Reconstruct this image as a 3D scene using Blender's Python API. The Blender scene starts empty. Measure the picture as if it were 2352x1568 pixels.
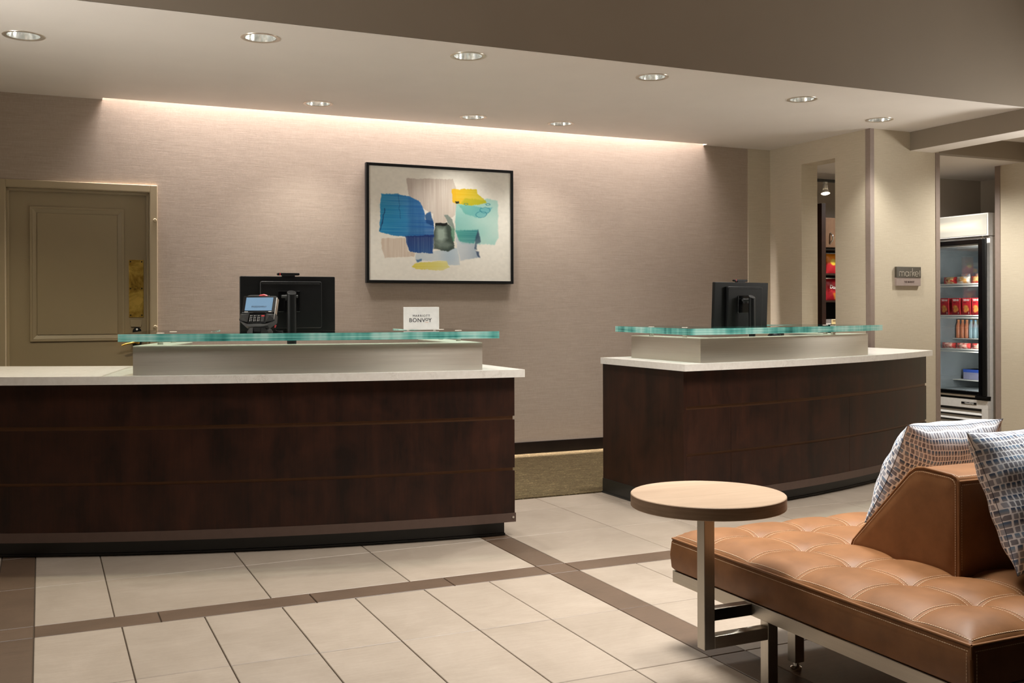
import bpy, bmesh, math, random
import numpy as np
from mathutils import Vector, Matrix
random.seed(7)
rng = np.random.RandomState(5)
sc = bpy.context.scene
COL = sc.collection
PI = math.pi

# ------------------------------------------------------------------ camera
cam_d = bpy.data.cameras.new('camera')
cam_d.sensor_width = 36.0
cam_d.lens = 36.0 * 2355.5 / 2352.0
cam_d.shift_y = -(784 - 710.55) / 2352.0
cam_d.clip_start = 0.02
cam = bpy.data.objects.new('camera', cam_d)
COL.objects.link(cam)
YAW, ROLL = 0.4299, -0.0035
Fv = Vector((math.sin(YAW), math.cos(YAW), 0))
R0 = Vector((math.cos(YAW), -math.sin(YAW), 0))
U0 = Vector((0, 0, 1))
Rv = R0 * math.cos(ROLL) + U0 * math.sin(ROLL)
Uv = -R0 * math.sin(ROLL) + U0 * math.cos(ROLL)
m = Matrix((Rv, Uv, -Fv)).transposed().to_4x4()
m.translation = (0, 0, 1.2063)
cam.matrix_world = m
sc.camera = cam

# ------------------------------------------------------------------ world, exposure
w = bpy.data.worlds.new('world')
sc.world = w
w.use_nodes = True
w.node_tree.nodes['Background'].inputs[0].default_value = (1, 0.87, 0.72, 1)
w.node_tree.nodes['Background'].inputs[1].default_value = 0.05
sc.view_settings.view_transform = 'Standard'
sc.view_settings.look = 'None'
sc.view_settings.gamma = 1
sc.view_settings.use_curve_mapping = False
sc.view_settings.exposure = 0.5

ZC = 2.686          # ceiling over the desks
WARM = (1.0, 0.975, 0.92)
PINK = (1.0, 0.92, 0.90)


def area_light(name, loc, sx, sy, power, color, target=None, spread=PI):
    d = bpy.data.lights.new(name, 'AREA')
    d.shape = 'RECTANGLE'
    d.size, d.size_y = sx, sy
    d.energy = power
    d.color = color
    d.spread = spread
    o = bpy.data.objects.new(name, d)
    COL.objects.link(o)
    o.location = loc
    if target is not None:
        o.rotation_euler = (Vector(target) - Vector(loc)).to_track_quat('-Z', 'Y').to_euler()
    return o


def spot_light(name, loc, power, color, size, blend=0.7, radius=0.05, target=None):
    d = bpy.data.lights.new(name, 'SPOT')
    d.energy = power
    d.color = color
    d.spot_size = math.radians(size)
    d.spot_blend = blend
    d.shadow_soft_size = radius
    o = bpy.data.objects.new(name, d)
    COL.objects.link(o)
    o.location = loc
    if target is not None:
        o.rotation_euler = (Vector(target) - Vector(loc)).to_track_quat('-Z', 'Y').to_euler()
    return o


# wall-washing strip hidden in the slot where the ceiling meets the back wall
area_light('slot_strip', (2.92, 7.675, 3.40), 5.0, 0.04, 270, PINK, (2.92, 7.675, 0), 1.6)
# unseen area lights over the lobby, added for soft overhead ambient light
for lx, ly, e in ((-0.4, 3.7, 14), (2.2, 3.0, 42), (3.8, 3.2, 36), (5.6, 3.6, 14)):
    area_light('lobby_fill', (lx, ly, 3.58), 0.9, 0.9, e, WARM, (lx, ly, 0), 1.75)
# unseen fill lights at both sides of the lobby, added to brighten the ceiling
area_light('ceiling_fill', (-1.9, 4.5, 1.75), 1.4, .3, 13, WARM, (1.6, 5.6, 2.9), 1.4)
area_light('ceiling_fill', (7.9, 4.4, 1.9), 1.0, .3, 9, WARM, (4.6, 6.0, 2.9), 1.3)
# unseen spots added to light the market passage and the market room
spot_light('passage_fill', (7.35, 5.7, 2.64), 90, WARM, 150, 0.8, 0.08)
spot_light('market_fill', (7.35, 7.1, 2.5), 95, WARM, 160, 0.8, 0.08)

# ------------------------------------------------------------------ node helpers


def lin(c):
    return tuple(((v / 255) / 12.92 if v / 255 <= 0.04045 else ((v / 255 + 0.055) / 1.055) ** 2.4) for v in c)


def rgba(c):
    return (*lin(c), 1)


class NT:
    def __init__(self, name):
        self.m = bpy.data.materials.new(name)
        self.m.use_nodes = True
        self.t = self.m.node_tree
        self.bsdf = self.t.nodes['Principled BSDF']
        self._tc = None

    def n(self, typ, **kw):
        nd = self.t.nodes.new(typ)
        for k, v in kw.items():
            setattr(nd, k, v)
        return nd

    def l(self, a, b):
        self.t.links.new(a, b)

    def put(self, sock, v):
        if hasattr(v, 'links') or hasattr(v, 'is_linked'):
            self.l(v, sock)
        else:
            sock.default_value = v

    def coord(self, which='Object'):
        if self._tc is None:
            self._tc = self.n('ShaderNodeTexCoord')
        return self._tc.outputs[which]

    def scaled(self, s, which='Object', rot=(0, 0, 0)):
        mp = self.n('ShaderNodeMapping')
        mp.inputs['Scale'].default_value = s
        mp.inputs['Rotation'].default_value = rot
        self.l(self.coord(which), mp.inputs[0])
        return mp.outputs[0]

    def noise(self, vec, scale, detail=4, rough=0.55, dist=0.0):
        nd = self.n('ShaderNodeTexNoise')
        self.l(vec, nd.inputs['Vector'])
        nd.inputs['Scale'].default_value = scale
        nd.inputs['Detail'].default_value = detail
        nd.inputs['Roughness'].default_value = rough
        nd.inputs['Distortion'].default_value = dist
        return nd.outputs['Fac']

    def ramp(self, fac, stops, interp='LINEAR'):
        nd = self.n('ShaderNodeValToRGB')
        nd.color_ramp.interpolation = interp
        el = nd.color_ramp.elements
        el[0].position, el[0].color = stops[0][0], (*stops[0][1], 1) if len(stops[0][1]) == 3 else stops[0][1]
        el[1].position, el[1].color = stops[1][0], (*stops[1][1], 1)
        for p, c in stops[2:]:
            e = el.new(p)
            e.color = (*c, 1)
        self.l(fac, nd.inputs[0])
        return nd.outputs[0]

    def mix(self, fac, a, b, blend='MIX'):
        nd = self.n('ShaderNodeMix', data_type='RGBA', blend_type=blend)
        for s, v in ((nd.inputs[0], fac), (nd.inputs[6], a), (nd.inputs[7], b)):
            self.put(s, v)
        return nd.outputs[2]

    def math(self, op, a, b=0.0, c=None):
        nd = self.n('ShaderNodeMath', operation=op)
        self.put(nd.inputs[0], a)
        self.put(nd.inputs[1], b)
        if c is not None:
            self.put(nd.inputs[2], c)
        return nd.outputs[0]

    def sep(self, vec):
        nd = self.n('ShaderNodeSeparateXYZ')
        self.l(vec, nd.inputs[0])
        return nd.outputs

    def bump(self, h, strength, dist=0.002):
        nd = self.n('ShaderNodeBump')
        nd.inputs['Strength'].default_value = strength
        nd.inputs['Distance'].default_value = dist
        self.l(h, nd.inputs['Height'])
        self.l(nd.outputs[0], self.bsdf.inputs['Normal'])

    def set(self, **kw):
        names = {'color': 'Base Color', 'rough': 'Roughness', 'metal': 'Metallic', 'spec': 'Specular IOR Level',
                 'coat': 'Coat Weight', 'coatr': 'Coat Roughness', 'emit': 'Emission Color', 'es': 'Emission Strength',
                 'sheen': 'Sheen Weight', 'aniso': 'Anisotropic', 'trans': 'Transmission Weight', 'ior': 'IOR'}
        for k, v in kw.items():
            self.put(self.bsdf.inputs[names[k]], v)
        return self


def plain(name, c, rough=0.5, metal=0.0, spec=0.5, vary=0.05, scale=30):
    t = NT(name)
    a = lin(c)
    f = t.noise(t.coord(), scale, 3)
    t.set(color=t.ramp(f, [(0.3, tuple(v * (1 - vary) for v in a)), (0.7, tuple(min(1, v * (1 + vary)) for v in a))]),
          rough=rough, metal=metal, spec=spec)
    return t.m


def paint(name, c, rough=0.55):
    t = NT(name)
    a = lin(c)
    f = t.noise(t.coord(), 3.0, 2)
    t.set(color=t.ramp(f, [(0.3, tuple(v * .97 for v in a)), (0.7, a)]), rough=rough, spec=0.3)
    t.bump(t.noise(t.coord(), 220, 2), 0.12, 0.0008)
    return t.m


def wallpaper(name, c, c2, xz='x'):
    """woven grass-cloth wallcovering, threads running level"""
    t = NT(name)
    v = t.scaled((9, 9, 620))
    f = t.noise(v, 1.0, 3, 0.6)
    v2 = t.scaled((320, 320, 40))
    f2 = t.noise(v2, 1.0, 2)
    v3 = t.scaled((1.3, 1.3, 2.0))
    f3 = t.noise(v3, 1.0, 2)
    g = t.math('ADD', t.math('MULTIPLY', f, 0.74), t.math('MULTIPLY', f2, 0.26))
    col = t.ramp(g, [(0.33, lin(c2)), (0.64, lin(c))])
    col = t.mix(t.math('MULTIPLY', f3, 0.10), col, (*[x * .82 for x in lin(c2)], 1))
    t.set(color=col, rough=0.75, spec=0.2)
    t.bump(g, 0.35, 0.0012)
    return t.m


def tile_mat(name, c, c2, rough=0.42):
    t = NT(name)
    oi = t.n('ShaderNodeObjectInfo')
    sh = t.n('ShaderNodeVectorMath', operation='ADD')
    t.l(t.coord(), sh.inputs[0])
    cmb = t.n('ShaderNodeCombineXYZ')
    t.l(t.math('MULTIPLY', oi.outputs['Random'], 37.0), cmb.inputs[0])
    t.l(t.math('MULTIPLY', oi.outputs['Random'], 11.0), cmb.inputs[1])
    t.l(cmb.outputs[0], sh.inputs[1])
    f = t.noise(sh.outputs[0], 3.2, 6, 0.62, 0.6)
    f2 = t.noise(sh.outputs[0], 70, 4, 0.7)
    mp = t.n('ShaderNodeMapping')
    mp.inputs['Scale'].default_value = (6, 55, 1)
    t.l(sh.outputs[0], mp.inputs[0])
    f3 = t.noise(mp.outputs[0], 1.4, 4, 0.65, 0.4)
    g = t.math('ADD', t.math('ADD', t.math('MULTIPLY', f, 0.48), t.math('MULTIPLY', f2, 0.24)), t.math('MULTIPLY', f3, .28))
    col = t.ramp(g, [(0.34, lin(c2)), (0.66, lin(c))])
    val = t.math('ADD', 0.93, t.math('MULTIPLY', oi.outputs['Random'], 0.12))
    hs = t.n('ShaderNodeHueSaturation')
    t.l(col, hs.inputs['Color'])
    t.l(val, hs.inputs['Value'])
    t.set(color=hs.outputs[0], rough=t.math('ADD', rough - .06, t.math('MULTIPLY', f2, 0.14)), spec=0.45)
    t.bump(f2, 0.08, 0.001)
    return t.m


def espresso(name, c, c2, rough=0.34):
    t = NT(name)
    f = t.noise(t.scaled((90, 90, 5)), 1.0, 5, 0.65)
    f2 = t.noise(t.scaled((4.2, 4.2, 3.2)), 1.0, 5, 0.65, 0.5)
    f3 = t.noise(t.scaled((11, 11, 1.2)), 1.0, 3)
    g = t.math('ADD', t.math('ADD', t.math('MULTIPLY', f, .22), t.math('MULTIPLY', f2, .5)), t.math('MULTIPLY', f3, .28))
    col = t.ramp(g, [(0.40, lin(c2)), (0.52, tuple((a + b) / 2 for a, b in zip(lin(c), lin(c2)))), (0.64, lin(c))])
    t.set(color=col, rough=t.math('ADD', rough, t.math('MULTIPLY', f2, .12)), spec=0.28)
    t.bump(f, 0.06, 0.0008)
    return t.m


def quartz(name):
    t = NT(name)
    v = t.coord()
    f = t.noise(v, 15, 8, 0.7, 1.2)
    d = t.math('ABSOLUTE', t.math('SUBTRACT', f, 0.5))
    vein = t.ramp(d, [(0.0, (1, 1, 1)), (0.013, (0, 0, 0))])
    patch = t.ramp(t.noise(v, 5.5, 2), [(0.56, (0, 0, 0)), (0.66, (1, 1, 1))])
    vm = t.mix(1.0, vein, patch, 'MULTIPLY')
    base = t.ramp(t.noise(v, 40, 4), [(0.3, lin((232, 227, 219))), (0.7, lin((242, 238, 231)))])
    col = t.mix(t.math('MULTIPLY', vm, 0.42), base, rgba((128, 112, 92)))
    t.set(color=col, rough=0.22, spec=0.5)
    return t.m


def brushed(name, c, rough=0.3, axis=(2, 2, 260), aniso=0.0, metal=1.0):
    t = NT(name)
    f = t.noise(t.scaled(axis), 1.0, 4, 0.7)
    a = lin(c)
    t.set(color=t.ramp(f, [(0.3, tuple(v * .88 for v in a)), (0.7, a)]), metal=metal,
          rough=t.math('ADD', rough - .05, t.math('MULTIPLY', f, 0.12)), aniso=aniso)
    if aniso:
        tg = t.n('ShaderNodeTangent', direction_type='RADIAL', axis='Z')
        t.l(tg.outputs[0], t.bsdf.inputs['Tangent'])
        t.bsdf.inputs['Anisotropic Rotation'].default_value = .25
    t.bump(f, 0.10, 0.0006)
    return t.m


def leather(name, c, c2):
    t = NT(name)
    f = t.noise(t.coord(), 9, 5, .6)
    vo = t.n('ShaderNodeTexVoronoi')
    vo.inputs['Scale'].default_value = 520
    t.l(t.coord(), vo.inputs['Vector'])
    t.set(color=t.ramp(f, [(0.3, lin(c2)), (0.7, lin(c))]), rough=t.math('ADD', .44, t.math('MULTIPLY', f, .14)), spec=0.35)
    t.bump(vo.outputs['Distance'], 0.10, 0.0006)
    return t.m


def oak(name, c, c2, sc_=(3, 60, 60)):
    t = NT(name)
    f = t.noise(t.scaled(sc_), 1.0, 6, .6, .8)
    f2 = t.noise(t.scaled((1.2, 7, 7)), 1.0, 3, .5, .4)
    g = t.math('ADD', t.math('MULTIPLY', f, .55), t.math('MULTIPLY', f2, .45))
    t.set(color=t.ramp(g, [(0.34, lin(c2)), (0.66, lin(c))]), rough=0.42, spec=0.35)
    t.bump(f, .08, .0006)
    return t.m


def carpet_mat(name):
    t = NT(name)
    v = t.scaled((70, 210, 70))
    f = t.noise(v, 1.0, 2, .6)
    f2 = t.noise(t.scaled((9, 26, 9)), 1.0, 3)
    g = t.math('ADD', t.math('MULTIPLY', f, .7), t.math('MULTIPLY', f2, .3))
    col = t.ramp(g, [(0.36, lin((52, 42, 30))), (0.47, lin((98, 82, 58))), (0.55, lin((72, 66, 48))), (0.64, lin((150, 128, 92)))])
    t.set(color=col, rough=0.95, spec=0.1)
    t.bump(f, 0.8, 0.004)
    return t.m


def glass_mat(name, tint, fres=1.45, extra=0.0):
    t = NT(name)
    t.t.nodes.remove(t.bsdf)
    tr = t.n('ShaderNodeBsdfTransparent')
    tr.inputs[0].default_value = (*tint, 1)
    gl = t.n('ShaderNodeBsdfGlossy')
    gl.inputs['Roughness'].default_value = 0.02
    fr = t.n('ShaderNodeFresnel')
    fr.inputs[0].default_value = fres
    fac = fr.outputs[0]
    mx = t.n('ShaderNodeMixShader')
    t.l(fac, mx.inputs[0])
    t.l(tr.outputs[0], mx.inputs[1])
    t.l(gl.outputs[0], mx.inputs[2])
    t.l(mx.outputs[0], t.t.nodes['Material Output'].inputs[0])
    return t.m


def glass_edge(name):
    """the polished green edge of thick laminated glass"""
    t = NT(name)
    z = t.sep(t.coord())[2]
    f = t.noise(t.scaled((3.1, 3.1, 0.0)), 1.0, 4, .7)
    f2 = t.noise(t.scaled((2.0, 2.0, 420)), 1.0, 3, .6)
    g = t.math('ADD', t.math('MULTIPLY', f, .6), t.math('MULTIPLY', f2, .4))
    col = t.ramp(g, [(0.38, lin((34, 92, 90))), (0.445, lin((74, 162, 154))), (0.51, lin((132, 208, 200))), (0.58, lin((196, 240, 232)))])
    t.set(color=col, rough=0.12, spec=0.6)
    return t.m


def col_attr(name, rough=0.6, spec=0.3):
    t = NT(name)
    at = t.n('ShaderNodeAttribute')
    at.attribute_name = 'print'
    t.set(color=at.outputs['Color'], rough=rough, spec=spec)
    return t.m


def emitter(name, c, s):
    t = NT(name)
    f = t.noise(t.coord(), 5, 1)
    a = lin(c)
    col = t.ramp(f, [(0, tuple(v * .95 for v in a)), (1, a)])
    t.set(color=col, emit=col, es=s, rough=0.4)
    return t.m


def pillow_fabric(name):
    t = NT(name)
    uv = t.coord('UV')
    nz = t.n('ShaderNodeTexNoise')
    nz.inputs['Scale'].default_value = 5.0
    t.l(uv, nz.inputs['Vector'])
    ofs = t.n('ShaderNodeVectorMath', operation='MULTIPLY_ADD')
    t.l(nz.outputs['Color'], ofs.inputs[0])
    ofs.inputs[1].default_value = (0.03, 0.03, 0)
    t.l(uv, ofs.inputs[2])
    x, y, _ = t.sep(ofs.outputs[0])
    V = t.math('MULTIPLY', y, 24.0)
    row = t.math('FLOOR', V)
    fv = t.math('FRACT', V)
    wn = t.n('ShaderNodeTexWhiteNoise', noise_dimensions='1D')
    t.l(row, wn.inputs['W'])
    U = t.math('ADD', t.math('MULTIPLY', x, 37.0), wn.outputs['Value'])
    cell = t.math('FLOOR', U)
    fu = t.math('FRACT', U)
    cmb = t.n('ShaderNodeCombineXYZ')
    t.l(cell, cmb.inputs[0])
    t.l(row, cmb.inputs[1])
    wc = t.n('ShaderNodeTexWhiteNoise', noise_dimensions='2D')
    t.l(cmb.outputs[0], wc.inputs['Vector'])
    rnd = wc.outputs['Value']
    par = t.math('MODULO', row, 2.0)
    du = t.math('ABSOLUTE', t.math('SUBTRACT', fu, 0.5))
    dv = t.math('ABSOLUTE', t.math('SUBTRACT', fv, 0.5))
    # rounded-rectangle brush dab
    qx = t.math('MAXIMUM', t.math('SUBTRACT', du, 0.24), 0.0)
    qy = t.math('MAXIMUM', t.math('SUBTRACT', dv, 0.30), 0.0)
    d = t.math('SQRT', t.math('ADD', t.math('MULTIPLY', qx, qx), t.math('MULTIPLY', qy, qy)))
    mask = t.n('ShaderNodeMapRange', interpolation_type='SMOOTHSTEP')
    t.l(d, mask.inputs[0])
    mask.inputs[1].default_value = 0.09
    mask.inputs[2].default_value = 0.145
    mask.inputs[3].default_value = 1
    mask.inputs[4].default_value = 0
    blue = t.ramp(rnd, [(0.0, lin((24, 52, 88))), (0.5, lin((58, 100, 142))), (1.0, lin((120, 152, 182)))])
    taupe = t.ramp(rnd, [(0.0, lin((112, 114, 126))), (0.6, lin((146, 150, 164))), (1.0, lin((172, 182, 200)))])
    bt = t.mix(t.math('SMOOTH_MIN', t.math('MULTIPLY', fv, 1.5), 1.0, 0.2), rgba((164, 160, 160)), blue)
    dab = t.mix(par, bt, taupe)
    f2 = t.noise(uv, 60, 3)
    dab = t.mix(t.math('MULTIPLY', f2, .25), dab, rgba((190, 184, 180)))
    col = t.mix(mask.outputs[0], rgba((240, 242, 247)), dab)
    t.set(color=col, rough=0.85, spec=0.15, sheen=0.1)
    wv = t.noise(t.scaled((300, 300, 300)), 1.0, 2)
    t.bump(wv, 0.15, 0.0008)
    return t.m


M = {}
M['wall_taupe'] = wallpaper('taupe_wallcovering', (177, 161, 146), (155, 140, 126))
M['wall_cream'] = wallpaper('cream_wallcovering', (203, 192, 171), (186, 173, 151))
M['ceiling'] = paint('ceiling_paint', (226, 219, 212))
M['bulkhead'] = paint('taupe_paint', (145, 133, 118))
M['dark_wall'] = paint('grey_brown_paint', (188, 177, 162))
M['door'] = paint('olive_tan_door_paint', (158, 142, 114), 0.4)
M['casing'] = paint('olive_tan_casing_paint', (166, 150, 122), 0.4)
M['tile'] = tile_mat('cream_porcelain', (167, 153, 139), (145, 131, 116))
M['dark_tile'] = tile_mat('brown_porcelain', (102, 82, 66), (82, 65, 51))
M['grout'] = plain('brown_grout', (74, 60, 46), 0.9)
M['carpet'] = carpet_mat('flecked_carpet')
M['dark_cover'] = plain('dark_floor_cover', (34, 28, 24), .95, 0, .1, .3, 60)
M['rear'] = paint('dark_brown_paint', (84, 70, 58))
M['base'] = espresso('dark_baseboard', (34, 24, 20), (22, 16, 13))
M['wood'] = espresso('espresso_veneer', (60, 32, 21), (28, 16, 12))
M['rail'] = plain('bronze_rail', (92, 74, 66), 0.45, 0.3)
M['reveal'] = plain('bronze_reveal', (96, 66, 44), 0.4, 0.5)
M['toe'] = plain('black_rubber', (26, 27, 26), 0.35)
M['quartz'] = quartz('white_quartz')
M['steel'] = brushed('brushed_steel', (206, 199, 187), 0.36, (3, 3, 330), .85, .92)
M['steel_v'] = brushed('brushed_steel_upright', (190, 186, 178), 0.30, (260, 260, 3))
M['cap'] = plain('satin_cap', (218, 210, 196), 0.45, 0.2)
M['glass_top'] = glass_mat('laminated_glass', (0.945, 0.985, 0.972))
M['glass_edge'] = glass_edge('laminated_glass_edge')
M['clear'] = glass_mat('door_glass', (0.84, 0.87, 0.87))
M['black'] = plain('black_plastic', (10, 10, 10), 0.45, 0, .3)
M['black_gloss'] = plain('black_gloss_plastic', (10, 10, 11), 0.18)
M['charcoal'] = plain('charcoal_plastic', (48, 48, 47), 0.42)
M['white'] = plain('white_enamel', (226, 224, 220), 0.35)
M['paper'] = plain('white_card', (236, 234, 228), 0.5)
M['ink'] = plain('black_ink', (24, 24, 26), 0.6)
M['orange'] = plain('orange_ink', (222, 150, 98), 0.6)
M['red'] = plain('red_plastic', (206, 60, 62), 0.4)
M['chrome'] = plain('polished_chrome', (220, 220, 216), 0.12, 1.0)
M['reflector'] = plain('satin_aluminium_reflector', (236, 236, 228), 0.16, 0.9, .5, .28, 34)
M['trim_ring'] = plain('nickel_trim_ring', (196, 184, 168), 0.3, 0.5)
M['brass'] = None
M['guard'] = plain('mauve_corner_guard', (142, 126, 116), 0.4)
M['leather'] = leather('saddle_leather', (141, 96, 59), (119, 79, 46))
M['thread'] = plain('cream_thread', (222, 196, 164), 0.7)
M['oak_top'] = oak('limed_oak', (181, 157, 134), (156, 132, 110))
M['oak_edge'] = oak('oak_edge', (178, 152, 128), (140, 117, 96), (6, 6, 160))
M['fabric'] = pillow_fabric('brush_dab_fabric')
M['seam'] = plain('navy_seam', (60, 68, 84), 0.8)
M['print'] = col_attr('printed_ink')
M['print_gloss'] = col_attr('glossy_print', 0.28, 0.5)
M['screen'] = emitter('lit_screen', (86, 116, 142), 0.55)
M['lamp'] = emitter('lamp_glow', (255, 255, 246), 9.0)
M['sign_glow'] = None
M['sign_dark'] = plain('dark_bronze_plate', (74, 68, 58), 0.35)
M['sign_light'] = plain('mauve_plate', (150, 134, 126), 0.35)
M['sign_ink'] = plain('pale_raised_letter', (160, 150, 136), 0.4)
M['fridge_in'] = plain('grey_liner', (132, 138, 140), 0.4)
M['wire'] = plain('white_coated_wire', (226, 224, 216), 0.4)


def brass():
    t = NT('tarnished_brass')
    f = t.noise(t.coord(), 7, 6, .7, .6)
    col = t.ramp(f, [(0.32, lin((66, 48, 24))), (0.44, lin((170, 134, 58))), (0.62, lin((226, 188, 96)))])
    t.set(color=col, metal=.8, rough=.38)
    return t.m


M['brass'] = brass()


def sign_glow():
    t = NT('backlit_panel')
    x, y, z = t.sep(t.coord())
    # a tube behind the translucent panel: brightest along its length
    d = t.math('ABSOLUTE', t.math('SUBTRACT', z, 1.995))
    g = t.math('SUBTRACT', 1.0, t.math('MULTIPLY', d, 17.0))
    g = t.math('MAXIMUM', g, 0.08)
    e = t.math('SMOOTH_MIN', g, t.math('MAXIMUM', t.math('MULTIPLY', t.math('ADD', y, -0.03), 6.0), 0.08), .2)
    t.set(color=rgba((190, 187, 178)), emit=rgba((255, 234, 184)), es=t.math('MULTIPLY', e, 0.45), rough=.3)
    return t.m


M['sign_glow'] = sign_glow()

# ------------------------------------------------------------------ mesh helpers


class MB:
    def __init__(self):
        self.v, self.f, self.mi = [], [], []
        self.cur = 0

    def add(self, vs, fs, mi=None):
        o = len(self.v)
        self.v += [tuple(p) for p in vs]
        self.f += [tuple(i + o for i in q) for q in fs]
        self.mi += [self.cur if mi is None else mi] * len(fs)
        return self

    def box(self, x0, x1, y0, y1, z0, z1, mi=None):
        vs = [(x0, y0, z0), (x1, y0, z0), (x1, y1, z0), (x0, y1, z0), (x0, y0, z1), (x1, y0, z1), (x1, y1, z1), (x0, y1, z1)]
        fs = [(3, 2, 1, 0), (4, 5, 6, 7), (0, 1, 5, 4), (1, 2, 6, 5), (2, 3, 7, 6), (3, 0, 4, 7)]
        return self.add(vs, fs, mi)

    def prism(self, poly, z0, z1, side=None, cap=None):
        """extruded counter-clockwise outline (may be concave)"""
        n = len(poly)
        vs = [(x, y, z0) for x, y in poly] + [(x, y, z1) for x, y in poly]
        self.add(vs, [(i, (i + 1) % n, (i + 1) % n + n, i + n) for i in range(n)], side)
        self.add(vs, [tuple(range(n))[::-1], tuple(range(n, 2 * n))], cap)
        return self

    def prism_axis(self, prof, axis, a0, a1, mi=None):
        """profile extruded along x or y; prof points are (other, z)"""
        n = len(prof)
        if axis == 'x':
            vs = [(a0, p, q) for p, q in prof] + [(a1, p, q) for p, q in prof]
        else:
            vs = [(p, a0, q) for p, q in prof] + [(p, a1, q) for p, q in prof]
        fs = [(i, (i + 1) % n, (i + 1) % n + n, i + n) for i in range(n)] + [tuple(range(n))[::-1], tuple(range(n, 2 * n))]
        return self.add(vs, fs, mi)

    def cyl(self, p0, p1, r0, r1=None, n=16, mi=None, caps=True):
        r1 = r0 if r1 is None else r1
        p0, p1 = Vector(p0), Vector(p1)
        d = (p1 - p0).normalized()
        a = d.orthogonal().normalized()
        b = d.cross(a)
        vs = []
        for p, r in ((p0, r0), (p1, r1)):
            vs += [p + a * (r * math.cos(2 * PI * i / n)) + b * (r * math.sin(2 * PI * i / n)) for i in range(n)]
        fs = [(i, (i + 1) % n, (i + 1) % n + n, i + n) for i in range(n)]
        if caps:
            fs += [tuple(range(n))[::-1], tuple(range(n, 2 * n))]
        return self.add(vs, fs, mi)

    def lathe(self, prof, c=(0, 0, 0), n=32, mi=None):
        vs, fs = [], []
        k = len(prof)
        for i in range(n):
            a = 2 * PI * i / n
            vs += [(c[0] + r * math.cos(a), c[1] + r * math.sin(a), c[2] + z) for r, z in prof]
        for i in range(n):
            j = (i + 1) % n
            fs += [(i * k + q, j * k + q, j * k + q + 1, i * k + q + 1) for q in range(k - 1)]
        return self.add(vs, fs, mi)

    def tube(self, pts, r, n=8, mi=None, rad=None):
        pts = [Vector(p) for p in pts]
        vs, fs = [], []
        up = None
        for i, p in enumerate(pts):
            d = (pts[min(i + 1, len(pts) - 1)] - pts[max(i - 1, 0)]).normalized()
            if up is None:
                up = d.orthogonal().normalized()
            up = (up - d * up.dot(d)).normalized()
            b = d.cross(up)
            rr = r if rad is None else rad[i]
            vs += [p + up * (rr * math.cos(2 * PI * k / n)) + b * (rr * math.sin(2 * PI * k / n)) for k in range(n)]
        for i in range(len(pts) - 1):
            fs += [(i * n + k, i * n + (k + 1) % n, (i + 1) * n + (k + 1) % n, (i + 1) * n + k) for k in range(n)]
        fs += [tuple(range(n))[::-1], tuple(range((len(pts) - 1) * n, len(pts) * n))]
        return self.add(vs, fs, mi)

    def shift(self, d):
        self.v = [(x + d[0], y + d[1], z + d[2]) for x, y, z in self.v]
        return self

    def xf(self, mt):
        self.v = [tuple(mt @ Vector(p)) for p in self.v]
        return self

    def mesh(self, name, mats):
        me = bpy.data.meshes.new(name)
        me.from_pydata(self.v, [], self.f)
        for mt in mats:
            me.materials.append(mt)
        if len(mats) > 1:
            me.polygons.foreach_set('material_index', self.mi)
        me.update()
        bm = bmesh.new()
        bm.from_mesh(me)
        bmesh.ops.recalc_face_normals(bm, faces=bm.faces)
        bm.to_mesh(me)
        bm.free()
        return me


def link(name, me, parent=None, smooth=None, bevel=0, seg=2, label=None, kind=None):
    o = bpy.data.objects.new(name, me)
    COL.objects.link(o)
    if parent is not None:
        o.parent = parent
    if smooth:
        me.polygons.foreach_set('use_smooth', [True] * len(me.polygons))
        me.set_sharp_from_angle(angle=math.radians(smooth))
    if bevel:
        b = o.modifiers.new('bevel', 'BEVEL')
        b.width = bevel
        b.segments = seg
        b.limit_method = 'ANGLE'
        b.angle_limit = math.radians(40)
    if label:
        o['label'] = label
    if kind:
        o['kind'] = kind
    return o


def P(parent, name, mb, mats, smooth=None, bevel=0, seg=2, label=None, kind=None):
    mats = mats if isinstance(mats, (list, tuple)) else [mats]
    return link(name, mb.mesh(name, mats), parent, smooth, bevel, seg, label, kind)


def S(name, mb, mats, smooth=None, bevel=0, parent=None):
    """piece of the setting"""
    return P(parent, name, mb, mats, smooth, bevel, kind='structure' if parent is None else None)


def T(name, label, cat, loc=(0, 0, 0), rotz=0, group=None):
    o = bpy.data.objects.new(name, None)
    o.empty_display_size = .1
    COL.objects.link(o)
    o.location = loc
    o.rotation_euler = (0, 0, rotz)
    o['label'] = label
    o['category'] = cat
    if group:
        o['group'] = group
    return o


def copy_thing(root, label=None, loc=None):
    r = root.copy()
    COL.objects.link(r)
    if loc is not None:
        r.location = loc
    if label:
        r['label'] = label
    for ch in list(root.children):
        c = ch.copy()
        COL.objects.link(c)
        c.parent = r
        for g in list(ch.children):
            d = g.copy()
            COL.objects.link(d)
            d.parent = c
    return r


def text_mb(txt, size, depth=0.0015, spacing=1.0, offset=0.0, align='CENTER', xs=1.0):
    """upright lettering in the x-z plane, facing -y, centred on the origin"""
    cu = bpy.data.curves.new('lettering', 'FONT')
    cu.body = txt
    cu.size = size
    cu.align_x = align
    cu.align_y = 'CENTER'
    cu.space_character = spacing
    cu.offset = offset
    cu.extrude = depth / 2
    cu.resolution_u = 3
    o = bpy.data.objects.new('lettering', cu)
    COL.objects.link(o)
    bpy.context.view_layer.update()
    dg = bpy.context.evaluated_depsgraph_get()
    me = bpy.data.meshes.new_from_object(o.evaluated_get(dg))
    mb = MB()
    mb.add([(v.co.x * xs, -v.co.z, v.co.y) for v in me.vertices], [tuple(p.vertices) for p in me.polygons])
    bpy.data.objects.remove(o)
    bpy.data.curves.remove(cu)
    bpy.data.meshes.remove(me)
    return mb


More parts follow.
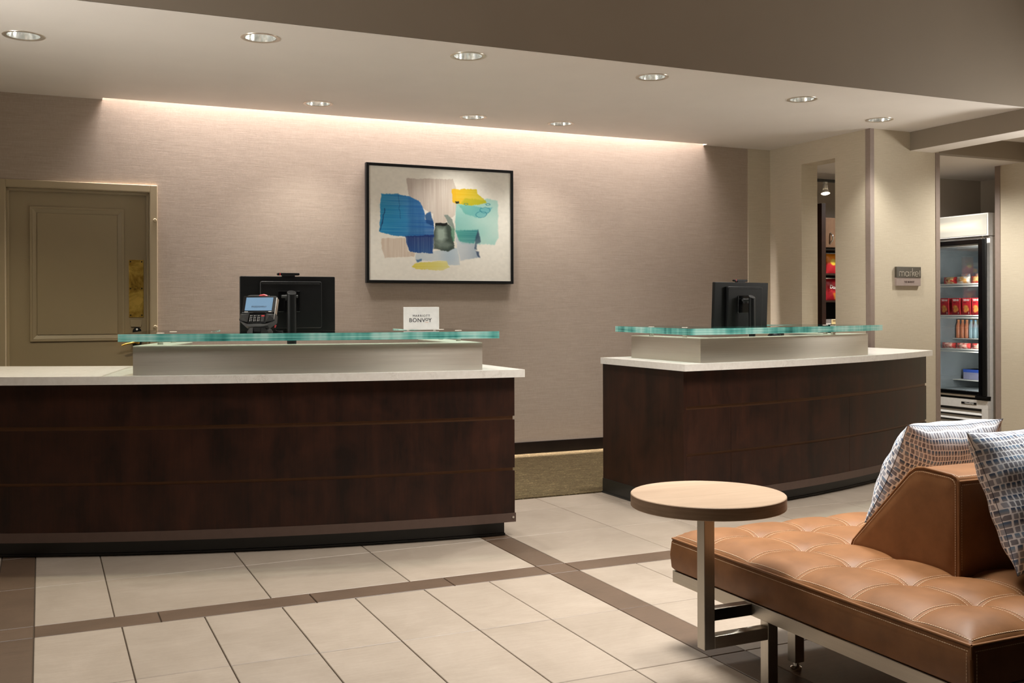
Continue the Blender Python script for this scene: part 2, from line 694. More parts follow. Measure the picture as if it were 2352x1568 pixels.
def stroke_mb(lines, width, depth):
    """thin lettering from polylines in the x-z plane (facing -y)"""
    mb = MB()
    for pts in lines:
        n = len(pts)
        L, Rr = [], []
        for i, p in enumerate(pts):
            a = Vector(pts[max(i - 1, 0)])
            b = Vector(pts[min(i + 1, n - 1)])
            d = (b - a).normalized()
            nn = Vector((-d.y, d.x)) * width / 2
            L.append((p[0] + nn.x, p[1] + nn.y))
            Rr.append((p[0] - nn.x, p[1] - nn.y))
        vs = [(x, 0, z) for x, z in L] + [(x, 0, z) for x, z in Rr] + [(x, -depth, z) for x, z in L] + [(x, -depth, z) for x, z in Rr]
        fs = []
        for i in range(n - 1):
            fs += [(2 * n + i, 2 * n + i + 1, 3 * n + i + 1, 3 * n + i), (i, n + i, n + i + 1, i + 1),
                   (i, i + 1, 2 * n + i + 1, 2 * n + i), (n + i, 3 * n + i, 3 * n + i + 1, n + i + 1)]
        mb.add(vs, fs)
    return mb


def painted(name, parent, wd, ht, nx, ny, fn, pos, mat, label=None, curve=None):
    """upright printed sheet, facing -y, in local x-z; fn(u, v) -> srgb array, v from the top"""
    u, v = np.meshgrid(np.linspace(0, 1, nx + 1), np.linspace(0, 1, ny + 1))
    rgb = np.clip(fn(u, v), 0, 255) / 255.0
    li = np.where(rgb <= .04045, rgb / 12.92, ((rgb + .055) / 1.055) ** 2.4)
    X = pos[0] + (u - .5) * wd
    Z = pos[2] + (.5 - v) * ht
    Y = np.full_like(X, pos[1]) if curve is None else pos[1] + curve(u, v)
    vs = np.stack([X, Y, Z], -1).reshape(-1, 3)
    w1 = nx + 1
    idx = (np.arange(ny)[:, None] * w1 + np.arange(nx)[None, :]).reshape(-1)
    fs = np.stack([idx, idx + w1, idx + w1 + 1, idx + 1], -1)
    me = bpy.data.meshes.new(name)
    me.from_pydata(vs.tolist(), [], fs.tolist())
    at = me.attributes.new('print', 'FLOAT_COLOR', 'POINT')
    at.data.foreach_set('color', np.concatenate([li, np.ones(li.shape[:2] + (1,))], -1).astype(np.float32).reshape(-1))
    me.materials.append(mat)
    return link(name, me, parent, 60, label=label)


# ------------------------------------------------------------------ arcs of the two desks (one common centre)
CX, CY = 2.768, 12.159


def arc_xy(r, x):
    return (x, CY - math.sqrt(r * r - (x - CX) ** 2))


def arc(r, x0, x1, n=28):
    return [arc_xy(r, x0 + (x1 - x0) * i / n) for i in range(n + 1)]


def rad_back(p, dr):
    """the point dr further from the lobby along the radius through p"""
    d = Vector((CX - p[0], CY - p[1])).normalized()
    return (p[0] + d.x * dr, p[1] + d.y * dr)


# ================================================================== SETTING
XL, XR, YB = -2.2, 8.1, -2.6
mb = MB().box(XL, XR + 1.2, YB, 8.6, -0.12, -0.006)
floor = S('floor', mb, M['grout'])

G = 0.0022


def tile(x0, x1, y0, y1, mat, name='tile'):
    w_, d_ = x1 - x0, y1 - y0
    key = (name, round(w_, 3), round(d_, 3))
    if key not in TILES:
        b = MB()
        a, c = w_ / 2 - G, d_ / 2 - G
        e = 0.0018
        vs = [(-a, -c, -.006), (a, -c, -.006), (a, c, -.006), (-a, c, -.006), (-a, -c, -e), (a, -c, -e), (a, c, -e), (-a, c, -e),
              (-a + e, -c + e, 0), (a - e, -c + e, 0), (a - e, c - e, 0), (-a + e, c - e, 0)]
        fs = [(0, 1, 5, 4), (1, 2, 6, 5), (2, 3, 7, 6), (3, 0, 4, 7), (4, 5, 9, 8), (5, 6, 10, 9), (6, 7, 11, 10), (7, 4, 8, 11), (8, 9, 10, 11)]
        TILES[key] = b.add(vs, fs).mesh(name, [mat])
    o = bpy.data.objects.new(name, TILES[key])
    COL.objects.link(o)
    o.parent = floor
    o.location = ((x0 + x1) / 2, (y0 + y1) / 2, rng.uniform(-.0003, .0003))


TILES = {}
XA, XB = 2.106, 2.256          # the brown strip running away from the lobby
YA, YA2 = 4.182, 4.335         # the brown strip parallel to the desks
XD, XD2 = -0.181, -0.031       # the brown strip at the left
TL, TW = 0.6155, 0.3053
# lobby field between the left strip and the right strip
ys = [YA - TL * k for k in range(5)]
xs = [XA - TW * k for k in range(8)]
xs[7] = XD2
for j in range(4):
    for i in range(7):
        tile(xs[i + 1], xs[i], ys[j + 1], ys[j], M['tile'])
    for i in range(9):
        tile(XB + TW * i, XB + TW * (i + 1), ys[j + 1], ys[j], M['tile'])
    for i in range(4):
        tile(XD - TW * (i + 1), XD - TW * i, ys[j + 1], ys[j], M['tile'])
    tile(XA, XB, ys[j + 1], ys[j], M['dark_tile'], 'border_tile')
    tile(XD, XD2, ys[j + 1], ys[j], M['dark_tile'], 'border_tile')
# brown strip parallel to the desks
for x0, x1 in ((XD - 1.22, XD - .61), (XD - .61, XD), (XD, XD2), (XD2, .418), (.418, 1.03), (1.03, 1.64), (1.64, XA), (XA, XB),
               (XB, 2.868), (2.868, 3.478), (3.478, 4.09), (4.09, 4.70), (4.70, 5.31)):
    tile(x0, x1, YA, YA2, M['dark_tile'], 'border_tile')
# field between the strip and the carpet
ycut = [YA2, 4.937, 5.556, 5.90]
xrow = [XD2, .257, .871, 1.484, XA]
xr2 = [XB, 2.866, 3.29, 3.906, 4.52, 5.137, 5.75, 6.19]
for j in range(3):
    for i in range(4):
        tile(xrow[i], xrow[i + 1], ycut[j], ycut[j + 1], M['tile'])
    for i in range(7):
        tile(xr2[i], xr2[i + 1], ycut[j], ycut[j + 1], M['tile'])
    for i in range(2):
        tile(XD - .61 * (i + 1), XD - .61 * i, ycut[j], ycut[j + 1], M['tile'])
    tile(XA, XB, ycut[j], ycut[j + 1], M['dark_tile'], 'border_tile')
    tile(XD, XD2, ycut[j], ycut[j + 1], M['dark_tile'], 'border_tile')
# plain floor beyond the tiles that can be told apart
mb = MB()
mb.box(XL, XR, YB, ys[4], -.005, 0)
mb.box(XL, XD - .01 - TW * 4, ys[4], 5.9, -.005, 0)
mb.box(XB + TW * 9 + .01, XR + 1.0, ys[4], YA, -.005, 0)
mb.box(5.32, XR + 1.0, YA, YA2, -.005, 0)
mb.box(6.2, XR + 1.0, YA2, 8.4, -.005, 0)
P(floor, 'far_tile_field', mb, M['tile'], kind='stuff')
S('floor_dark_cover', MB().box(XL, XR, YB, 1.715, 0.0005, 0.006), M['dark_cover'])  # unseen dark floor behind the camera, added to cut bounce and darken reflections
S('floor_carpet', MB().box(XL, 6.19, 5.905, 7.84, -.005, 0.006), M['carpet'])

# back wall with the door opening
DX0, DX1, DZ = -0.222, 0.703, 2.05
mb = MB()
mb.box(XL, DX0, 7.72, 7.86, 0, 3.6)
mb.box(DX1, 5.945, 7.72, 7.86, 0, 3.6)
mb.box(DX0, DX1, 7.72, 7.86, DZ, 3.6)
S('wall_back', mb, M['wall_taupe'])
S('wall_back_cream', MB().box(5.945, 6.21, 7.717, 7.86, 0, ZC), M['wall_cream'])
# wall between desk area and market, with the tall slot
WX0, WX1 = 6.2, 6.38
sy0, sy1, sz0, sz1 = 6.852, 7.28, 0.92, 2.497
mb = MB()
mb.box(WX0, WX1, 6.44, sy0, 0, ZC)
mb.box(WX0, WX1, sy1, 7.86, 0, ZC)
mb.box(WX0, WX1, sy0, sy1, 0, sz0)
mb.box(WX0, WX1, sy0, sy1, sz1, ZC)
mb.box(WX1, 6.968, 6.44, 6.58, 0, ZC)
S('wall_market', mb, M['wall_cream'])
# corner guards
S('trim_1', MB().prism([(6.195, 6.435), (6.237, 6.435), (6.237, 6.442), (6.202, 6.442), (6.202, 6.49), (6.195, 6.49)], 0.0, ZC), M['guard'])
S('trim_2', MB().prism([(6.926, 6.435), (6.974, 6.435), (6.974, 6.5), (6.967, 6.5), (6.967, 6.442), (6.926, 6.442)], 0.0, 2.527), M['guard'])
S('trim_3', MB().prism([(8.095, 6.77), (8.102, 6.77), (8.102, 6.819), (8.15, 6.819), (8.15, 6.826), (8.095, 6.826)], 0.0, 2.526), M['guard'])
# right wall of the lobby, ending at the fridge niche
S('wall_right', MB().box(XR, XR + .14, YB, 6.82, 0, 3.7), M['wall_cream'])
S('wall_niche', MB().box(8.9, 9.0, 6.6, 8.5, 0, 2.7).box(8.24, 9.0, 6.7, 6.82, 0, 2.7).box(8.3, 8.9, 7.68, 7.78, 0, 2.7), M['dark_wall'])
S('wall_market_back', MB().box(6.2, 9.0, 8.3, 8.42, 0, 2.7), M['dark_wall'])
S('wall_left', MB().box(XL - .12, XL, YB, 7.86, 0, 3.7), M['wall_taupe'])
S('wall_rear', MB().box(XL, XR, YB - .12, YB, 0, 3.7), M['rear'])
# bulkhead, upper ceiling
S('wall_bulkhead', MB().box(XL, XR, 5.302, 5.36, ZC + .0015, 3.6), M['bulkhead'])
S('ceiling_lobby', MB().box(XL, XR, YB, 5.36, 3.6, 3.7), M['ceiling'])
# beam and header by the market passage
S('trim_4', MB().box(6.64, 6.90, 5.302, 6.44, 2.529, ZC - .001), [M['bulkhead']])
S('trim_5', MB().box(6.966, 8.1, 6.44, 6.52, 2.527, ZC), [M['bulkhead']])
S('ceiling_market', MB().box(6.38, 9.0, 6.52, 8.42, 2.526, 2.6), M['ceiling'])
S('trim_6', MB().box(6.641, 6.899, 5.303, 6.439, 2.527, 2.529), M['ceiling'])
# baseboards
S('baseboard_back', MB().box(XL, DX0 - .06, 7.705, 7.72, 0.006, .104).box(DX1 + .06, 6.2, 7.705, 7.72, 0.006, .104), M['base'], bevel=.002)
S('baseboard_market', MB().box(6.236, 6.92, 6.428, 6.44, 0, .104), M['base'], bevel=.002)

# ceiling with holes for the downlights and the slot
DL = [(-.085, 6.10), (1.084, 5.632), (2.267, 5.549), (3.546, 5.575), (4.895, 5.74), (5.986, 6.118),
      (1.806, 7.262), (3.021, 7.292), (3.767, 7.27)]
bm = bmesh.new()


def loop_edges(pts):
    vs = [bm.verts.new((x, y, ZC)) for x, y in pts]
    return [bm.edges.new((vs[i], vs[(i + 1) % len(vs)])) for i in range(len(vs))]


ed = loop_edges([(XL, 5.3015), (XR, 5.3015), (XR, 6.52), (6.3, 6.52), (6.3, 7.80), (5.45, 7.80), (5.45, 7.655), (.39, 7.655), (.39, 7.80), (XL, 7.80)])
HR = .088
for x, y in DL:
    ed += loop_edges([(x + HR * math.cos(2 * PI * i / 32), y + HR * math.sin(2 * PI * i / 32)) for i in range(32)])
bmesh.ops.triangle_fill(bm, use_beauty=True, use_dissolve=False, edges=ed)
for f in bm.faces:
    if f.normal.z > 0:
        f.normal_flip()
me = bpy.data.meshes.new('ceiling')
bm.to_mesh(me)
bm.free()
me.materials.append(M['ceiling'])
link('ceiling', me, kind='structure')
# housing of the wall-wash slot
S('trim_7', MB().box(.37, 5.47, 7.635, 7.655, ZC + .001, 3.5).box(.37, .39, 7.655, 7.72, ZC + .001, 3.5).box(5.45, 5.47, 7.655, 7.72, ZC + .001, 3.5)
  .box(.37, 5.47, 7.635, 7.72, 3.5, 3.52), M['ceiling'])

# downlights
dl_lab = ['leftmost recessed downlight in the front row, glowing greenish yellow', 'second recessed downlight from the left in the front row of the ceiling',
          'third recessed downlight from the left in the front row, above the framed painting', 'fourth recessed downlight from the left in the front row',
          'fifth recessed downlight from the left in the front row, near the bulkhead', 'rightmost recessed downlight, just above the wall corner beside the market sign',
          'recessed downlight near the back wall, left of the framed painting', 'recessed downlight near the back wall, above the framed painting',
          'recessed downlight near the back wall, right of the framed painting']
proto = None
for i, (x, y) in enumerate(DL):
    if proto is None:
        t = T('recessed_downlight', dl_lab[0], 'downlight', (x, y, ZC), 0, 'recessed downlights over the desks')
        P(t, 'trim_ring', MB().lathe([(.106, 0.0), (.105, -.003), (.091, -.004), (.084, -.001), (.084, .004)], n=40), M['trim_ring'], 40)
        P(t, 'reflector', MB().lathe([(.0825, .0), (.079, .03), (.070, .07), (.060, .10)], n=40), M['reflector'], 60)
        P(t, 'lamp', MB().lathe([(.062, .10), (.04, .104), (.0, .105)], n=32), M['lamp'], 60)
        P(t, 'housing', MB().lathe([(.088, .001), (.088, .13), (.0, .13)], n=24), M['black'])
        proto = t
    else:
        t = copy_thing(proto, dl_lab[i], (x, y, ZC))
    e = [50, 56, 57, 60, 64, 44, 23, 23, 23][i]
    c = (1.0, .90, .64) if i == 0 else WARM
    spot_light('downlight_beam', (x, y, ZC - .012), e, c, 125 if i < 5 else 100, .7, .05)

# door
dr = bpy.data.objects.new('door_1', None)
COL.objects.link(dr)
dr['kind'] = 'structure'
dr.location = (0.24, 7.77, 0)
OX = (-.24, -7.77, 0)


def ring(mb, x0, x1, z0, z1, wd, y0, y1):
    """picture-frame moulding, sloping from y0 (outer edge) to y1 (inner edge)"""
    o = [(x0, z0), (x1, z0), (x1, z1), (x0, z1)]
    ii = [(x0 + wd, z0 + wd), (x1 - wd, z0 + wd), (x1 - wd, z1 - wd), (x0 + wd, z1 - wd)]
    vs = [(x, 7.77, z) for x, z in o] + [(x, y0, z) for x, z in o] + [(x, y1, z) for x, z in ii] + [(x, 7.775, z) for x, z in ii]
    fs = []
    for k in range(4):
        n = (k + 1) % 4
        fs += [(k, n, n + 4, k + 4), (k + 4, n + 4, n + 8, k + 8), (k + 8, n + 8, n + 12, k + 12)]
    mb.add(vs, fs)


P(dr, 'door_leaf', MB().box(DX0 + .004, DX1 - .004, 7.77, 7.815, .008, DZ - .004).shift(OX), M['door'])
for nm, z0, z1 in (('upper_panel', .997, 1.927), ('lower_panel', .2, .80)):
    mb = MB()
    ring(mb, -.074, .533, z0, z1, .016, 7.758, 7.760)
    ring(mb, -.058, .517, z0 + .016, z1 - .016, .028, 7.7585, 7.7695)
    mb.box(-.028, .487, 7.764, 7.772, z0 + .046, z1 - .046)
    P(dr, nm, mb.shift(OX), M['door'], bevel=.0015)
# casing and jamb
mb = MB()
cw = .049
mb.box(DX0 - cw, DX0, 7.704, 7.722, 0, DZ + cw).box(DX1, DX1 + cw, 7.704, 7.722, 0, DZ + cw).box(DX0, DX1, 7.704, 7.722, DZ, DZ + cw)
P(dr, 'casing', mb.shift(OX), M['casing'], bevel=.003)
mb = MB()
mb.box(DX0 - .001, DX0 + .004, 7.706, 7.86, 0, DZ).box(DX1 - .004, DX1 + .001, 7.706, 7.86, 0, DZ).box(DX0, DX1, 7.706, 7.86, DZ - .004, DZ + .001)
mb.box(DX0 + .004, DX0 + .022, 7.745, 7.769, 0, DZ - .01).box(DX1 - .022, DX1 - .004, 7.745, 7.769, 0, DZ - .01).box(DX0 + .01, DX1 - .01, 7.745, 7.769, DZ - .022, DZ - .004)
P(dr, 'jamb', mb.shift(OX), M['casing'], bevel=.002)
for z in (1.85, 1.09):
    mb = MB().cyl((.735, 7.700, z), (.735, 7.705, z), .011, .013, 18).cyl((.735, 7.6985, z), (.735, 7.701, z), .005, .005, 10)
    P(dr, 'casing_stud', mb.shift(OX), M['casing'], 40)
pp = P(dr, 'push_plate', MB().box(.564, .662, 7.764, 7.770, 1.16, 1.569).shift(OX), M['brass'], bevel=.0015, label='tarnished brass push plate')
for x in (.574, .650):
    for z in (1.175, 1.365, 1.556):
        P(pp, 'screw', MB().cyl((x, 7.760, z), (x, 7.765, z), .005, .005, 10).shift(OX), M['black'], 40)
lk = P(dr, 'lock_body', MB().prism_axis([(.586 + .029 - .029 * math.cos(a), 1.06 + .029 * math.sin(a)) for a in np.linspace(0, PI, 12)] +
                                        [(.644, .955), (.586, .955)], 'y', 7.735, 7.77).shift(OX), M['black_gloss'], 30, .002, label='black keypad lock')
P(lk, 'keypad_light', MB().cyl((.614, 7.7335, 1.075), (.614, 7.736, 1.075), .007, .007, 14).shift(OX), M['white'], 40)
P(dr, 'lock_plate', MB().box(.572, .648, 7.764, 7.77, 1.103, 1.14).box(.576, .644, 7.762, 7.77, 1.092, 1.103).shift(OX), M['casing'], bevel=.001)
mb = MB().cyl((.617, 7.70, .985), (.617, 7.735, .985), .014, .016, 18)
mb.tube([(.617, 7.70, .987), (.60, 7.695, .987), (.57, 7.695, .978), (.535, 7.695, .972), (.51, 7.698, .962)], .007, 10, rad=[.011, .009, .007, .006, .005])
P(dr, 'lever_handle', mb.shift(OX), M['brass'], 50, label='slim brass lever handle')

# ================================================================== DESKS
RP = 7.225     # face of the wood panels
ZT0, ZT1 = .849, .889


def desk_body(t, o, x0, x1, left_side):
    def sh(mb):
        return mb.shift((-o[0], -o[1], 0))
    n = 40
    inn = 6.42
    # carcass behind the panels
    def slab(r, ri, xa, xb, z0, z1):
        return MB().prism(arc(r, xa, xb, n) + arc(ri, xb, xa, n), z0, z1)
    xc0 = x0 + (.012 if left_side else 0)
    P(t, 'carcass', sh(slab(RP - .012, inn, xc0, x1 - .006, .082, ZT0)), M['wood'], 30)
    P(t, 'toe_kick', sh(slab(7.165, inn + .05, xc0, x1 - .035, 0, .082)), M['toe'], 30, label='black toe kick')
    P(t, 'toe_kick_flange', sh(slab(7.173, 7.16, xc0, x1 - .033, 0, .012)), M['toe'], 30)
    rows = [(.127, .352), (.368, .622), (.642, ZT0 - .002)]
    cuts = [x0, x1] if not left_side else [x0, 3.72, 4.86, x1]
    for k, (z0, z1) in enumerate(rows):
        cc = cuts if (k != 2) else [x0, x1]
        for a, b in zip(cc[:-1], cc[1:]):
            a_ = a + (.0005 if a != x0 else 0)
            b_ = b - (.0005 if b != x1 else 0)
            P(t, 'panel', sh(slab(RP, RP - .016, a_, b_, z0, z1)), M['wood'], 30, .0016, 1)
    for z0, z1 in ((.352, .368), (.622, .642)):
        P(t, 'reveal_strip', sh(slab(RP - .008, RP - .013, x0 + .004, x1 - .008, z0, z1)), M['reveal'], 30, label='recessed bronze reveal strip')
    rail = P(t, 'kick_rail', sh(slab(RP + .004, RP - .02, x0 + .002, x1 + .004, .080, .127)), M['rail'], 30, label='bronze rail above the toe kick')
    if not left_side:
        q = arc_xy(RP + .004, x1 - .012)
        P(rail, 'screw', sh(MB().cyl((q[0], q[1] - .003, .105), (q[0], q[1] + .003, .105), .006, .006, 12)), M['steel'], 40)


# left desk
o = (.6, 5.6)
tl = T('reception_desk', 'longer left reception desk, curved dark espresso wood front in three bands', 'desk', (o[0], o[1], 0), 0, 'reception desks')
desk_body(tl, o, -1.5, 2.283, False)
# right desk
o2 = (4.6, 5.6)
tr = T('reception_desk', 'shorter right reception desk, curved dark espresso wood front, black-brown left side', 'desk', (o2[0], o2[1], 0), 0, 'reception desks')
desk_body(tr, o2, 3.378, 6.06, True)
q0 = arc_xy(RP - .0005, 3.372)
P(tr, 'side_panel', MB().box(3.36, 3.378, q0[1], 5.895, .096, ZT0 - .002).shift((-o2[0], -o2[1], 0)), M['wood'])
P(tr, 'side_toe_strip', MB().box(3.356, 3.378, q0[1] + .004, 5.897, 0, .096).box(3.350, 3.36, q0[1], 5.897, 0, .010).shift((-o2[0], -o2[1], 0)), M['toe'], bevel=.001)
P(tr, 'end_panel', MB().box(6.05, 6.07, arc_xy(RP - .02, 6.05)[1] + .05, 6.40, .0, ZT0 - .002).box(5.5, 6.05, 6.36, 6.38, 0, ZT0 - .002).shift((-o2[0], -o2[1], 0)), M['wood'])
P(tr, 'back_panel', MB().box(3.378, 3.6, 5.86, 5.88, 0, ZT0 - .002).shift((-o2[0], -o2[1], 0)), M['wood'])

# countertops
RC, RI = 7.272, 6.30
ct = T('countertop', 'white veined stone countertop on the left reception desk', 'countertop', (.6, 5.6, ZT0), 0, 'stone countertops')
P(ct, 'slab', MB().prism(arc(RC, -1.5, 2.322, 44) + arc(RI, 2.322, -1.5, 44), ZT0, ZT1).shift((-.6, -5.6, -ZT0)), M['quartz'], 30, .003)
ct2 = T('countertop', 'white veined stone countertop on the right reception desk', 'countertop', (4.6, 5.6, ZT0), 0, 'stone countertops')
P(ct2, 'slab', MB().prism(arc(RC, 3.335, 6.085, 40) + [(6.085, 6.432), (5.41, 6.432)] + arc(RI, 5.405, 3.335, 30), ZT0, ZT1).shift((-4.6, -5.6, -ZT0)), M['quartz'], 30, .003)

# steel risers (U-shaped plan) and glass shelves on standoffs
ZR = 1.034
ZG0, ZG1 = 1.0555, 1.0925


def u_plan(r, x0, x1, band, back0, back1, wl, wr, n=36):
    """front arc, then right return, inner arc, left return; back0/back1 = back outer corners"""
    A = arc(r, x0, x1, n)
    ti = Vector((back1[0] - x1, back1[1] - A[-1][1])).normalized()
    inn_r = (back1[0] - wr * ti.y, back1[1] + wr * ti.x)
    tl_ = Vector((back0[0] - x0, back0[1] - A[0][1])).normalized()
    inn_l = (back0[0] + wl * tl_.y, back0[1] - wl * tl_.x)

    def hit(pt, d):
        s = 0.0
        p = Vector(pt)
        while (p - Vector((CX, CY))).length < r - band and s < 2:
            p -= d * .004
            s += .004
        return (p.x, p.y)
    hr = hit(inn_r, ti)
    hl = hit(inn_l, tl_)
    return A + [back1, inn_r] + [arc_xy(r - band, hr[0] + (hl[0] - hr[0]) * i / n) for i in range(n + 1)] + [inn_l, back0]


def riser(label, loc, plan):
    t = T('counter_riser', label, 'riser', loc, 0, 'steel risers on the counters')
    d = (-loc[0], -loc[1], -loc[2])
    P(t, 'shell', MB().prism(plan, ZT1, ZR - .004, 0, 0).shift(d), M['steel'], 25)
    P(t, 'cap', MB().prism(plan, ZR - .004, ZR).shift(d), M['cap'], 25)
    return t


pl = u_plan(7.215, .405, 2.108, .085, rad_back(arc_xy(7.215, .405), .60), (2.165, 5.73), .16, .145)
riser('brushed steel riser box on the left stone countertop', (1.2, 5.4, ZT1), pl)
pr_ = u_plan(7.205, 3.50, 5.125, .085, (3.497, 5.76), rad_back(arc_xy(7.205, 5.125), .55), .13, .16)
riser('brushed steel riser box on the right stone countertop', (4.3, 5.5, ZT1), pr_)


def glass_shelf(label, loc, plan, posts):
    t = T('glass_shelf', label, 'glass shelf', loc, 0, 'glass shelves over the counters')
    d = (-loc[0], -loc[1], -loc[2])
    for k in range(3):
        z0 = ZG0 + (ZG1 - ZG0) * k / 3
        z1 = ZG0 + (ZG1 - ZG0) * (k + 1) / 3 - (.0007 if k < 2 else 0)
        mb_ = MB()
        mb_.prism(plan, z0, z1, 1, 0)
        P(t, 'glass_layer', mb_.shift(d), [M['glass_top'], M['glass_edge']], 25)
    for x, y in posts:
        s = P(t, 'standoff', MB().cyl((x, y, ZR), (x, y, ZG0), .014, .014, 20).shift(d), M['steel'], 40, label='small steel standoff')
        P(s, 'standoff_cap', MB().lathe([(.019, 0), (.019, .0008), (.017, .0016), (0, .0016)], (x, y, ZG1), 20).shift(d), M['cap'], 40)
    return t


gl_l = u_plan(7.255, .335, 2.185, .43, (.575, 6.36), (2.262, 6.02), .40, .30)
glass_shelf('thick green-edged glass shelf above the left steel riser', (1.2, 5.4, ZR), gl_l, [(.548, 5.49), (.645, 5.80), (2.082, 5.25), (2.10, 5.57)])
gl_r = u_plan(7.275, 3.375, 5.215, .43, (3.50, 5.97), rad_back(arc_xy(7.275, 5.215), .7), .40, .36)
glass_shelf('thick green-edged glass shelf above the right steel riser', (4.3, 5.5, ZR), gl_r, [(3.55, 5.60), (3.56, 5.24), (4.72, 5.24), (4.86, 5.47)])

# ================================================================== FRAMED PICTURE
AX0, AX1, AZ0, AZ1 = 2.284, 3.535, 1.417, 2.350
aw, ah = AX1 - AX0, AZ1 - AZ0
ar = T('framed_painting', 'large framed abstract painting of blue, teal and yellow strokes on the back wall', 'painting', ((AX0 + AX1) / 2, 7.72, AZ0))
fw = .022
mb = MB()
hw = aw / 2
mb.box(-hw, -hw + fw, -.045, -.002, 0, ah).box(hw - fw, hw, -.045, -.002, 0, ah)
mb.box(-hw + fw, hw - fw, -.045, -.002, 0, fw).box(-hw + fw, hw - fw, -.045, -.002, ah - fw, ah)
P(ar, 'frame', mb, M['black'], bevel=.001, label='narrow black frame')
P(ar, 'backing', MB().box(-hw + .01, hw - .01, -.02, -.003, .01, ah - .01), M['paper'])


def vnoise(u, v, sx, sy, seed):
    r = np.random.RandomState(seed)
    g = r.rand(sy + 2, sx + 2)
    x, y = u * sx, v * sy
    x0 = np.clip(np.floor(x).astype(int), 0, sx)
    y0 = np.clip(np.floor(y).astype(int), 0, sy)
    fx, fy = x - x0, y - y0
    fx, fy = fx * fx * (3 - 2 * fx), fy * fy * (3 - 2 * fy)
    return (g[y0, x0] * (1 - fx) + g[y0, x0 + 1] * fx) * (1 - fy) + (g[y0 + 1, x0] * (1 - fx) + g[y0 + 1, x0 + 1] * fx) * fy


def sdist(u, v, poly):
    """signed distance to a polygon, negative inside"""
    d = np.full(u.shape, 1e9)
    ins = np.zeros(u.shape, bool)
    n = len(poly)
    for i in range(n):
        ax, ay = poly[i]
        bx, by = poly[(i + 1) % n]
        ex, ey = bx - ax, by - ay
        tt = np.clip(((u - ax) * ex + (v - ay) * ey) / (ex * ex + ey * ey + 1e-9), 0, 1)
        d = np.minimum(d, (u - ax - tt * ex) ** 2 + (v - ay - tt * ey) ** 2)
        c = ((ay <= v) & (by > v)) | ((by <= v) & (ay > v))
        with np.errstate(divide='ignore', invalid='ignore'):
            xx = ax + (v - ay) / (by - ay if by != ay else 1e-9) * ex
        ins ^= c & (u < xx)
    d = np.sqrt(d)
    return np.where(ins, -d, d)


